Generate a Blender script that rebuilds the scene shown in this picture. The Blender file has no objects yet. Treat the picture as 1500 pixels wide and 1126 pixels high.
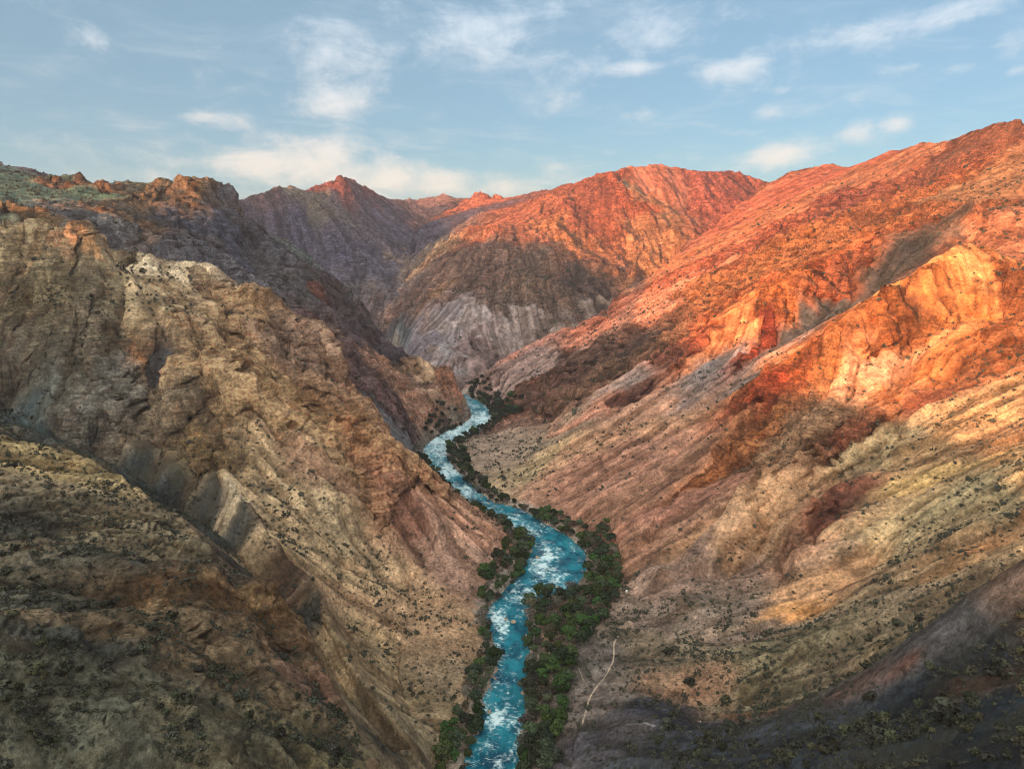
import bpy, math, random, os
import numpy as np
f32 = np.float32
# ------------------------------------------------------------------ camera model
CAM_H = 250.0; FOC = 1000.0; PITCH = math.radians(13.1)
SP, CP = math.sin(PITCH), math.cos(PITCH)
def P(px, py, t):
    """point seen at photo pixel px,py, t metres along the viewing axis"""
    u = (px - 750.0) / FOC; v = (py - 563.0) / FOC
    return (t * u, t * (CP - v * SP), CAM_H - t * (SP + v * CP))
def PZ(px, py, z):
    v = (py - 563.0) / FOC
    return P(px, py, (CAM_H - z) / (SP + v * CP))
def L(*pts):
    return [P(*p) for p in pts]
def behind(line, d, dz):
    out = []
    for (x, y, z) in line:
        r = math.hypot(x, y); k = (r + d) / r
        out.append((x * k, y * k, z - dz))
    return out

# ------------------------------------------------------------------ the lie of the land
RIVER = [  # photo px of the two banks: left x, right x, y
    (676, 760, 1150), (682, 760, 1126), (690, 762, 1100), (700, 763, 1080), (702, 764, 1060), (706, 765, 1040), (716, 765, 1020), (723, 766, 1000), (731, 769, 980), (728, 772, 960),
    (727, 772, 945), (724, 771, 928), (715, 771, 908), (717, 771, 896), (730, 776, 882), (744, 800, 864), (757, 846, 846), (768, 858, 826), (777, 855, 808), (778, 832, 790),
    (758, 802, 774), (746, 784, 761), (728, 764, 750), (702, 728, 741), (682, 704, 726), (662, 685, 708), (644, 668, 692), (630, 658, 680), (620, 652, 666), (626, 654, 653),
    (640, 674, 641), (662, 696, 630), (684, 716, 619), (692, 718, 610), (690, 716, 600), (686, 706, 592)]
riv = []
for (a, b, y) in RIVER:
    A = PZ(a, y, 0.0); B = PZ(b, y, 0.0)
    riv.append(((A[0] + B[0]) / 2, (A[1] + B[1]) / 2, (B[0] - A[0]) / 2))
# upstream, out of sight behind the rock knob
riv += [(-88, 1008, 13), (-125, 1035, 13), (-160, 1090, 13), (-190, 1150, 13), (-215, 1210, 13), (-225, 1290, 12), (-250, 1380, 12), (-330, 1480, 12), (-460, 1560, 12), (-640, 1600, 12)]
# downstream, below and behind the viewer
riv = [(-10, -900, 16), (20, -600, 16), (40, -300, 16), (25, -100, 15), (0, 60, 15), (-8, 160, 15)] + riv
RIVC = np.array(riv)

LN = []
def add(*ls):
    for l in ls: LN.append(l)
# river banks
def offset_line(sgn, extra, z):
    out = []
    for i, (x, y, w) in enumerate(riv):
        a = riv[max(i - 1, 0)]; b = riv[min(i + 1, len(riv) - 1)]
        dx, dy = b[0] - a[0], b[1] - a[1]; n = math.hypot(dx, dy)
        out.append((x + sgn * dy / n * (w + extra), y - sgn * dx / n * (w + extra), z))
    return out
add(offset_line(1, 2, 1.5), offset_line(-1, 2, 1.5), [(x, y, -1.5) for (x, y, w) in riv])

# --- valley floor terrace, right bank
add([PZ(*p) for p in [(700, 578, 6), (760, 600, 8), (800, 612, 12), (815, 622, 13), (800, 640, 12), (765, 672, 10), (800, 715, 10), (862, 772, 8), (905, 800, 9), (918, 850, 8), (935, 885, 9)]])
add([PZ(*p) for p in [(690, 655, 5), (720, 690, 5), (770, 735, 4), (850, 790, 4)]])
add([PZ(*p) for p in [(860, 900, 5), (840, 960, 5), (850, 1010, 7), (850, 1060, 8), (840, 1126, 6)]])
add([PZ(*p) for p in [(920, 920, 10), (930, 1000, 13), (900, 1040, 11)]])
add([PZ(*p) for p in [(1000, 960, 20), (960, 1010, 17), (1000, 1050, 20)]])
# --- right wall: near spur in shade, lower right
I_crest = L((1580, 800, 190), (1500, 838, 205), (1420, 888, 214), (1340, 950, 226), (1260, 1012, 240), (1200, 1052, 250), (1130, 1080, 268), (1040, 1086, 292))
add(I_crest)
add(L((1600, 1000, 150), (1500, 1126, 140), (1350, 1126, 165), (1200, 1126, 195), (1080, 1126, 232), (960, 1126, 268), (880, 1126, 300)))
add(L((1400, 1000, 190), (1300, 1060, 205), (1180, 1085, 230)))
I_gul = L((1500, 815, 290), (1420, 865, 290), (1340, 928, 290), (1260, 990, 292), (1190, 1036, 294), (1120, 1066, 302), (1040, 1074, 314))
add(I_gul)
add(L((1500, 755, 322), (1400, 805, 334), (1250, 905, 338), (1150, 985, 335), (1080, 1040, 330)))
G2 = L((1580, 610, 420), (1500, 662, 402), (1450, 692, 400), (1370, 752, 396), (1300, 836, 386), (1200, 892, 378), (1130, 918, 378), (1060, 935, 384), (990, 948, 388))
add(G2)
# face between G2 and the rounded crest R1
add(L((1500, 615, 440), (1400, 690, 425), (1300, 780, 408), (1220, 850, 396), (1140, 885, 394)))
add(L((1180, 820, 436), (1130, 880, 402)))
add(L((1500, 540, 500), (1420, 560, 520), (1340, 570, 545), (1260, 590, 550), (1190, 640, 535), (1120, 690, 510), (1060, 760, 480), (1000, 820, 462)))
add(L((1330, 640, 500), (1290, 720, 445)))
add(L((1000, 880, 420), (1080, 850, 440), (960, 840, 458)))
R1 = L((1640, 350, 700), (1500, 400, 650), (1450, 372, 660), (1410, 366, 655), (1370, 385, 640), (1330, 412, 626), (1250, 472, 612), (1180, 519, 604), (1120, 588, 584), (1080, 638, 568), (1040, 689, 550), (985, 748, 532), (940, 790, 505))
add(R1)
add(L((1480, 480, 590), (1400, 460, 612), (1330, 490, 600), (1250, 540, 580)))
G1 = L((1520, 285, 900), (1430, 318, 800), (1400, 338, 800), (1345, 388, 775), (1290, 428, 755), (1240, 459, 740), (1195, 486, 725), (1150, 514, 710), (1090, 558, 685), (1000, 622, 652), (920, 682, 622), (860, 728, 602))
add(G1)
add(L((1430, 300, 825), (1400, 318, 828), (1345, 368, 800), (1290, 408, 778), (1240, 440, 762), (1195, 470, 745), (1150, 500, 726), (1090, 548, 698)))
# R2, the big face beyond the dark gully
add(L((1300, 330, 900), (1230, 380, 830), (1130, 430, 790), (1060, 470, 775), (1000, 530, 760), (930, 580, 745), (850, 640, 715)))
add(L((1340, 300, 980), (1200, 330, 1010), (1100, 380, 1000), (1000, 440, 960), (950, 500, 890), (880, 550, 860), (830, 610, 790)))
H_edge = L((1500, 182, 1120), (1490, 180, 1130), (1450, 192, 1160), (1420, 201, 1210), (1380, 209, 1270), (1340, 216, 1330), (1300, 226, 1390), (1270, 238, 1440), (1240, 247, 1490), (1215, 241, 1530), (1205, 242, 1540), (1190, 248, 1560), (1160, 258, 1570), (1130, 267, 1560), (1100, 290, 1500), (1060, 322, 1430), (1030, 345, 1390), (1000, 367, 1340), (960, 402, 1280), (915, 432, 1220), (880, 462, 1170), (830, 490, 1120), (770, 520, 1070), (700, 560, 1010))
add([(1300, 1000, 440), (1050, 1080, 432)] + H_edge)
add(L((1450, 260, 1010), (1330, 270, 1150), (1200, 300, 1220), (1090, 350, 1190), (1000, 400, 1130), (920, 460, 1080), (830, 530, 1010), (760, 570, 960)))
add(behind(H_edge[13:], 130, 75)); add(behind(H_edge[:13], 380, 110)); 
# --- central mass G beyond the side valley
add(L((690, 556, 1110), (650, 545, 1150), (600, 525, 1200)))
add(L((860, 480, 1290), (780, 510, 1200), (720, 535, 1150), (660, 520, 1180), (610, 490, 1260)))
add(L((900, 440, 1370), (840, 440, 1360), (760, 450, 1320), (690, 450, 1310), (640, 440, 1370), (610, 450, 1420)))
add(L((900, 395, 1450), (840, 385, 1480), (770, 372, 1500), (700, 362, 1520), (650, 375, 1530), (620, 400, 1500)))
add(L((640, 352, 1640), (690, 332, 1650), (740, 336, 1610), (790, 350, 1570), (850, 375, 1520), (890, 392, 1480)))
Gsky = L((1130, 268, 1990), (1100, 259, 1960), (1075, 254, 1930), (1050, 251, 1900), (1010, 250, 1890), (980, 245, 1880), (962, 242, 1870), (945, 244, 1860), (925, 245, 1850), (900, 252, 1830), (892, 257, 1810), (885, 254, 1815), (865, 260, 1840), (845, 268, 1880), (828, 276, 1960), (815, 277, 2000), (800, 279, 2060), (775, 284, 2140), (752, 289, 2220), (735, 291, 2260), (722, 288, 2290), (714, 281, 2300), (706, 279, 2310), (698, 284, 2320), (690, 291, 2340), (670, 291, 2420), (650, 287, 2480), (630, 289, 2520), (612, 293, 2540), (590, 292, 2500))
add(Gsky); add(behind(Gsky, 350, 120))
add(L((885, 262, 1790), (850, 300, 1720), (800, 320, 1680), (740, 315, 1760), (700, 312, 1850)))
add(L((885, 262, 1790), (905, 285, 1740), (935, 300, 1700), (960, 330, 1640), (985, 350, 1600)))
add(L((930, 262, 1800), (950, 285, 1770), (985, 310, 1730)))
add(L((1060, 285, 1810), (1000, 300, 1760)))
add(L((870, 340, 1610), (930, 380, 1530), (930, 410, 1430)))
add(L((650, 320, 2000), (620, 335, 1980), (600, 360, 1850)))
# --- the far gully between peak E and mass G
add(L((640, 308, 2330), (612, 340, 2050), (604, 375, 1820), (594, 410, 1640), (586, 450, 1500), (576, 490, 1380), (588, 520, 1280), (600, 540, 1190)))
# --- peak E
Esky = L((600, 293, 2260), (572, 292, 2180), (548, 284, 2120), (530, 273, 2060), (516, 263, 2030), (506, 256, 2020), (500, 255, 2020), (494, 260, 2015), (480, 268, 2000), (462, 277, 1970), (440, 281, 1930), (425, 276, 1880), (405, 274, 1820), (390, 278, 1790), (370, 288, 1760), (350, 296, 1730), (300, 300, 1720))
add(Esky); add(behind(Esky, 350, 130))
add(L((500, 268, 2000), (505, 310, 1900), (520, 350, 1800), (545, 400, 1650), (560, 440, 1520)))
add(L((400, 330, 1560), (440, 360, 1540), (480, 390, 1540), (520, 430, 1470), (555, 470, 1390)))
add(L((560, 310, 2060), (575, 345, 1930), (590, 380, 1790)))
# --- plateau C
Csky = L((-60, 230, 1150), (0, 246, 1130), (30, 254, 1110), (60, 260, 1080), (76, 262, 1000), (90, 260, 960), (105, 259, 955), (120, 262, 955), (134, 270, 965), (144, 277, 990), (165, 274, 1000), (185, 269, 990), (200, 268, 985), (225, 269, 990), (245, 268, 985), (265, 266, 985), (282, 270, 990), (295, 268, 995), (310, 267, 1000), (322, 269, 1005), (334, 272, 1008), (340, 284, 1008), (346, 292, 1010), (362, 310, 1012), (380, 338, 1012), (400, 354, 1015), (430, 372, 1015), (465, 396, 1010), (500, 422, 1000), (522, 446, 992), (542, 472, 985), (560, 500, 976), (575, 520, 968), (588, 536, 960))
add(Csky); add(behind(Csky[22:], 110, 90)); add(behind(Csky[:22], 500, 45))
# shoulder under the skyline cliffs
add(L((-60, 300, 800), (20, 290, 810), (80, 300, 830), (130, 298, 850), (190, 300, 880), (250, 300, 915), (300, 310, 930), (350, 330, 945), (400, 375, 955), (450, 400, 965)))
add(L((60, 275, 915), (105, 280, 900), (150, 285, 935)))
add(L((20, 305, 740), (60, 312, 735), (100, 318, 760), (160, 325, 790), (220, 330, 820), (260, 318, 860)))
# lower benches of C
add(L((300, 350, 850), (350, 390, 860), (400, 410, 880), (440, 400, 910), (470, 420, 925), (500, 460, 930)))
add(L((240, 365, 770), (300, 385, 780), (360, 415, 785), (420, 450, 800), (470, 470, 820), (520, 520, 830), (560, 545, 850)))
# --- knob K1 and its mass
K1 = L((-60, 350, 560), (0, 345, 560), (30, 334, 570), (60, 333, 575), (85, 338, 575), (110, 343, 575), (128, 356, 570), (142, 374, 562), (150, 390, 556))
add(K1); add(behind(K1, 70, 40))
add(L((150, 392, 640), (190, 420, 570), (235, 460, 548), (280, 500, 530), (318, 545, 514), (350, 590, 500), (385, 640, 486), (440, 694, 474), (520, 742, 470)))   # gully K1 | B
# --- crest B
Bc = L((160, 386, 650), (180, 379, 645), (200, 376, 640), (230, 380, 640), (260, 388, 640), (285, 394, 640), (305, 400, 640), (325, 412, 638), (342, 427, 634), (358, 428, 634), (372, 423, 632), (386, 421, 630), (398, 432, 628), (410, 450, 626), (425, 464, 624), (445, 468, 624), (465, 473, 620), (480, 490, 612), (495, 520, 600), (515, 560, 588), (540, 595, 574), (556, 620, 562), (570, 660, 545), (580, 695, 528))
add(Bc); add(behind(Bc[:17], 75, 48)); add(behind(Bc[16:], 60, 50))
add(L((350, 470, 575), (380, 520, 556), (420, 560, 546), (470, 580, 545), (520, 620, 540), (560, 680, 524)))
add(L((380, 640, 498), (430, 660, 492), (480, 700, 486), (530, 730, 484), (575, 712, 500)))
add(L((430, 640, 505), (500, 680, 500), (550, 700, 502)))
# second rib behind B, running to the knob
add(L((430, 462, 740), (470, 470, 760), (500, 492, 770), (530, 520, 780), (556, 540, 790), (575, 548, 830)))
add(L((520, 560, 720), (560, 590, 735), (590, 625, 740), (600, 660, 720)))
# --- rock knob D
add(L((560, 546, 880), (575, 541, 890), (595, 533, 895), (612, 530, 900), (630, 533, 902), (645, 541, 905), (662, 556, 905), (676, 572, 905), (685, 582, 902)))
add(L((560, 580, 830), (600, 570, 850), (640, 575, 865), (670, 595, 872), (682, 606, 872)))
add(L((600, 655, 765), (630, 638, 812), (660, 628, 845), (684, 617, 873), (689, 600, 925), (684, 592, 960)))
add(behind(L((575, 541, 900), (612, 530, 910), (645, 541, 912), (676, 572, 912)), 70, 50))
# --- lower slope of the left bank and its contour against the river
add(L((585, 706, 520), (620, 718, 535), (660, 742, 535), (700, 765, 532), (735, 790, 525), (748, 805, 515)))
add(behind(L((600, 700, 540), (620, 718, 545), (660, 742, 545), (700, 765, 540), (735, 790, 530)), 28, 14))
add(L((745, 830, 492), (720, 860, 468), (700, 900, 440), (695, 940, 418), (690, 980, 394), (670, 1040, 362), (650, 1090, 334), (640, 1140, 315)))
add(L((640, 800, 498), (600, 860, 458), (590, 930, 412), (580, 1000, 375), (600, 1070, 335)))
add(L((560, 780, 480), (500, 830, 440), (500, 900, 398), (520, 970, 365)))
# --- spur S with the pyramid of rock
S = L((250, 560, 520), (283, 606, 478), (305, 660, 456), (322, 692, 446), (350, 735, 430), (380, 776, 415), (420, 815, 400), (455, 850, 388), (470, 900, 366), (490, 955, 344), (540, 1030, 318), (600, 1095, 304), (630, 1135, 302))
add(S)
# gully A|S
add(L((-80, 560, 520), (0, 610, 492), (60, 645, 470), (130, 685, 464), (240, 738, 446), (310, 795, 423), (360, 840, 402), (405, 885, 382), (440, 945, 356), (480, 1000, 334), (530, 1062, 314), (575, 1115, 302)))
# faces of the K1 mass above that gully
add(L((-60, 440, 530), (40, 450, 528), (120, 470, 530), (180, 490, 532), (230, 530, 520)))
add(L((0, 520, 510), (80, 560, 498), (160, 600, 488), (220, 660, 462)))
# --- foreground hill A
Ac = L((-80, 585, 440), (0, 622, 430), (60, 656, 412), (130, 698, 392), (200, 730, 376), (280, 788, 350), (345, 850, 330), (396, 900, 312), (435, 958, 296), (500, 1052, 272), (560, 1135, 254))
add(Ac)
add(L((-60, 800, 270), (60, 800, 290), (150, 840, 280), (240, 900, 268), (320, 960, 258), (420, 1050, 250), (480, 1126, 236)))
add(L((-60, 960, 205), (80, 960, 225), (180, 1000, 222), (280, 1060, 216), (340, 1126, 212)))
add(L((-140, 1045, 180), (-60, 1045, 185), (60, 1045, 196), (160, 1060, 198)))
# --- country out of the picture: rims and far plateau (left rims shaped for the shade they cast)
add([(-330, -20, 190), (-420, -300, 244), (-500, -700, 250), (-600, -1100, 260)])
add([(-150, 20, 105), (-170, -200, 120), (-160, -500, 120)])
add([(-620, 60, 265), (-700, -300, 285), (-800, -700, 300)])
add([(-600, 250, 255), (-560, 420, 300), (-680, 620, 290)])
add([(150, 20, 110), (190, -200, 120), (200, -500, 120)])
add([(330, 50, 210), (420, -200, 250), (450, -600, 260), (600, 250, 290), (800, 500, 370)])
add([(1200, 200, 470), (1000, -400, 420), (1000, -1000, 400)])
add([(-1500, -800, 330), (-1500, 200, 330), (-1500, 500, 330)])
add([(-1750, 850, 450), (-1300, 1130, 485), (-1120, 1290, 468)])  # unseen mountain added to shade peak E
add([(5500 * math.cos(a), 5500 * math.sin(a), 200.0) for a in np.linspace(0, 2 * math.pi, 60)])
add([(30 * math.cos(a), 30 * math.sin(a), 15.0 + 20 * abs(math.cos(a))) for a in np.linspace(0, 2 * math.pi, 30)])

# ------------------------------------------------------------------ membrane solve on a log-polar grid
def raster(th0, r0, d, nt, nr, periodic):
    acc = np.zeros(nt * nr); cnt = np.zeros(nt * nr)
    for l in LN:
        A = np.array(l, float)
        for a, b in zip(A[:-1], A[1:]):
            ra = math.hypot(a[0], a[1]); rb = math.hypot(b[0], b[1])
            n = int(math.hypot(b[0] - a[0], b[1] - a[1]) / (d * min(ra, rb)) * 1.5) + 2
            s = np.linspace(0, 1, n)[:, None]; q = a + (b - a) * s
            th = np.arctan2(q[:, 0], q[:, 1]); rr = np.log(np.hypot(q[:, 0], q[:, 1]))
            it = np.round((th - th0) / d).astype(int); ir = np.round((rr - math.log(r0)) / d).astype(int)
            if periodic: it %= nt
            ok = (it >= 0) & (it < nt) & (ir >= 0) & (ir < nr)
            k = it[ok] * nr + ir[ok]
            acc += np.bincount(k, q[ok, 2], nt * nr); cnt += np.bincount(k, minlength=nt * nr)
    m = cnt > 0
    v = np.zeros(nt * nr); v[m] = acc[m] / cnt[m]
    return m.reshape(nt, nr), v.reshape(nt, nr).astype(f32)
def relax(h, m, v, n, periodic):
    h[m] = v[m]
    for _ in range(n):
        if periodic: up, dn = np.roll(h, 1, 0), np.roll(h, -1, 0)
        else: up = np.concatenate([h[:1], h[:-1]]); dn = np.concatenate([h[1:], h[-1:]])
        lf = np.concatenate([h[:, :1], h[:, :-1]], 1); rt = np.concatenate([h[:, 1:], h[:, -1:]], 1)
        h = (up + dn + lf + rt) * f32(0.25)
        h[m] = v[m]
    return h
def resample(h, fi, fj):
    i0 = np.clip(np.floor(fi).astype(int), 0, h.shape[0] - 2); j0 = np.clip(np.floor(fj).astype(int), 0, h.shape[1] - 2)
    a = np.clip(fi - i0, 0, 1).astype(f32)[:, None]; b = np.clip(fj - j0, 0, 1).astype(f32)[None, :]
    H = h[i0] * (1 - a) + h[i0 + 1] * a
    return H[:, j0] * (1 - b) + H[:, j0 + 1] * b
RMIN, RMAX = 24.0, 6000.0
def solve_round(deg_list):
    h = None
    for deg in deg_list:
        d = math.radians(deg); nt = int(round(2 * math.pi / d)); nr = int(math.log(RMAX / RMIN) / d) + 1
        m, v = raster(-math.pi, RMIN, d, nt, nr, True)
        if h is None: h = np.full((nt, nr), 150, f32)
        else:
            hp = np.concatenate([h, h[:1]], 0)
            h = resample(hp, np.arange(nt) * d / pd, np.arange(nr) * d / pd)
        h = relax(h, m, v, 400 if deg > 1.5 else 160, True); pd = d
    return h, pd
def solve_front(hc, dc, half, r0, r1, degs):
    h = hc; ph0 = -math.pi; pr0 = RMIN; pd = dc
    for deg in degs:
        d = math.radians(deg); nt = int(round(2 * math.radians(half) / d)) + 1; nr = int(math.log(r1 / r0) / d) + 1
        th0 = -math.radians(half)
        m, v = raster(th0, r0, d, nt, nr, False)
        h = resample(h, (th0 + np.arange(nt) * d - ph0) / pd, (math.log(r0 / pr0) + np.arange(nr) * d) / pd)
        h = relax(h, m, v, 70, False)
        ph0, pr0, pd = th0, r0, d
    return h
def blur(h, n):
    for _ in range(n):
        h = (np.concatenate([h[:1], h[:-1]]) + 2 * h + np.concatenate([h[1:], h[-1:]])) * f32(.25)
        h = (np.concatenate([h[:, :1], h[:, :-1]], 1) + 2 * h + np.concatenate([h[:, 1:], h[:, -1:]], 1)) * f32(.25)
    return h
# ------------------------------------------------------------------ noise helpers (numpy)
def h32(ix, iy, iz, seed):
    h = (ix.astype(np.uint32) * np.uint32(0x8da6b343)) ^ (iy.astype(np.uint32) * np.uint32(0xd8163841)) ^ (iz.astype(np.uint32) * np.uint32(0xcb1ab31f)) ^ np.uint32((seed * 0x9e3779b1) & 0xffffffff)
    h ^= h >> np.uint32(15); h *= np.uint32(0x2c1b3c6d); h ^= h >> np.uint32(12); h *= np.uint32(0x297a2d39); h ^= h >> np.uint32(15)
    return h
def perlin(x, y, z, seed=0):
    out = np.empty(x.shape, f32); n = 400000
    xf, yf, zf, of = x.reshape(-1), y.reshape(-1), z.reshape(-1), out.reshape(-1)
    for s in range(0, len(xf), n):
        X, Y, Z = xf[s:s + n], yf[s:s + n], zf[s:s + n]
        ix, iy, iz = np.floor(X), np.floor(Y), np.floor(Z)
        fx, fy, fz = X - ix, Y - iy, Z - iz
        ix, iy, iz = ix.astype(np.int32), iy.astype(np.int32), iz.astype(np.int32)
        ux, uy, uz = [q * q * q * (q * (q * 6 - 15) + 10) for q in (fx, fy, fz)]
        acc = 0
        for dx in (0, 1):
            wx = ux if dx else 1 - ux
            for dy in (0, 1):
                wy = (uy if dy else 1 - uy) * wx
                for dz in (0, 1):
                    h = h32(ix + dx, iy + dy, iz + dz, seed)
                    gx = (h & np.uint32(1023)).astype(f32) * f32(2 / 1023) - 1
                    gy = ((h >> np.uint32(10)) & np.uint32(1023)).astype(f32) * f32(2 / 1023) - 1
                    gz = ((h >> np.uint32(20)) & np.uint32(1023)).astype(f32) * f32(2 / 1023) - 1
                    acc = acc + (gx * (fx - dx) + gy * (fy - dy) + gz * (fz - dz)) * wy * (uz if dz else 1 - uz)
        of[s:s + n] = acc
    return out
def erode(x, y, h, gx, gy, waves, mask, cell, rockm):
    """gullies that run down the slope and branch, octave by octave"""
    x = x.ravel(); y = y.ravel(); gx = gx.ravel().copy(); gy = gy.ravel().copy(); m = mask.ravel(); rockm = rockm.ravel(); cell = cell.ravel()
    dh = np.zeros(x.shape, f32); tot = np.zeros(x.shape, f32)
    n = 300000
    for oi, (wl, amp) in enumerate(waves):
        f = f32(1.0 / wl)
        for s in range(0, len(x), n):
            sl = slice(s, s + n)
            fade = np.clip((wl / cell[sl] - 3) / 4, 0, 1).astype(f32)
            if not fade.any(): continue
            X = x[sl] * f; Y = y[sl] * f
            GX, GY = gx[sl], gy[sl]; g = np.sqrt(GX * GX + GY * GY) + f32(1e-5)
            sx, sy = -GY / g, GX / g
            cx, cy = np.floor(X), np.floor(Y)
            C = 0; Sx = 0; W = 0
            for dx in (-1, 0, 1):
                for dy in (-1, 0, 1):
                    ix = (cx + dx); iy = (cy + dy)
                    hh = h32(ix.astype(np.int32), iy.astype(np.int32), np.zeros(len(ix), np.int32), 11 + oi)
                    px = ix + (hh & np.uint32(1023)).astype(f32) * f32(1 / 1023)
                    py = iy + ((hh >> np.uint32(10)) & np.uint32(1023)).astype(f32) * f32(1 / 1023)
                    vx = X - px; vy = Y - py
                    w = np.exp(-(vx * vx + vy * vy) * f32(2.2))
                    ph = (vx * sx + vy * sy) * f32(2 * math.pi * 0.85) + ((hh >> np.uint32(20)) & np.uint32(1023)).astype(f32) * f32(2 * math.pi / 1023) * f32(.5)
                    C = C + w * np.cos(ph); Sx = Sx - w * np.sin(ph); W = W + w
            C = C / W; S = Sx / W; mg = np.sqrt(C * C + S * S) + f32(.22); C = C / mg; S = S / mg
            q0 = np.sqrt(np.clip(.5 - .5 * C, 0, 1)); q1 = np.sqrt(np.clip(.5 + .5 * C, 0, 1)); rkk = rockm[sl]
            C = C * f32(.45) + f32(.55) * (rkk * (1 - 2 * q0) + (1 - rkk) * (2 * q1 - 1))
            st = np.clip(g * f32(1.8), 0, 1)          # flat ground gets none
            k = f32(amp * wl) * st * fade * m[sl]
            dh[sl] += C * k; tot[sl] += C * fade * st * f32(1.0 / (oi + 1.2))
            d = S * f32(2 * math.pi * 0.85) * f * k
            gx[sl] += d * sx; gy[sl] += d * sy
    return dh.reshape(h.shape), tot.reshape(h.shape)
def pip(X, Y, poly):
    ins = np.zeros(X.shape, bool); n = len(poly)
    for i in range(n):
        x1, y1 = poly[i][:2]; x2, y2 = poly[(i + 1) % n][:2]
        if y1 == y2: continue
        c = (y1 > Y) != (y2 > Y)
        ins ^= c & (X < (x2 - x1) * (Y - y1) / (y2 - y1) + x1)
    return ins
def lin(c):
    c = np.array(c, float) / 255
    return np.where(c <= .04045, c / 12.92, ((c + .055) / 1.055) ** 2.4)
def sstep(a, b, x):
    t = np.clip((x - a) / (b - a), 0, 1); return t * t * (3 - 2 * t)

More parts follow.
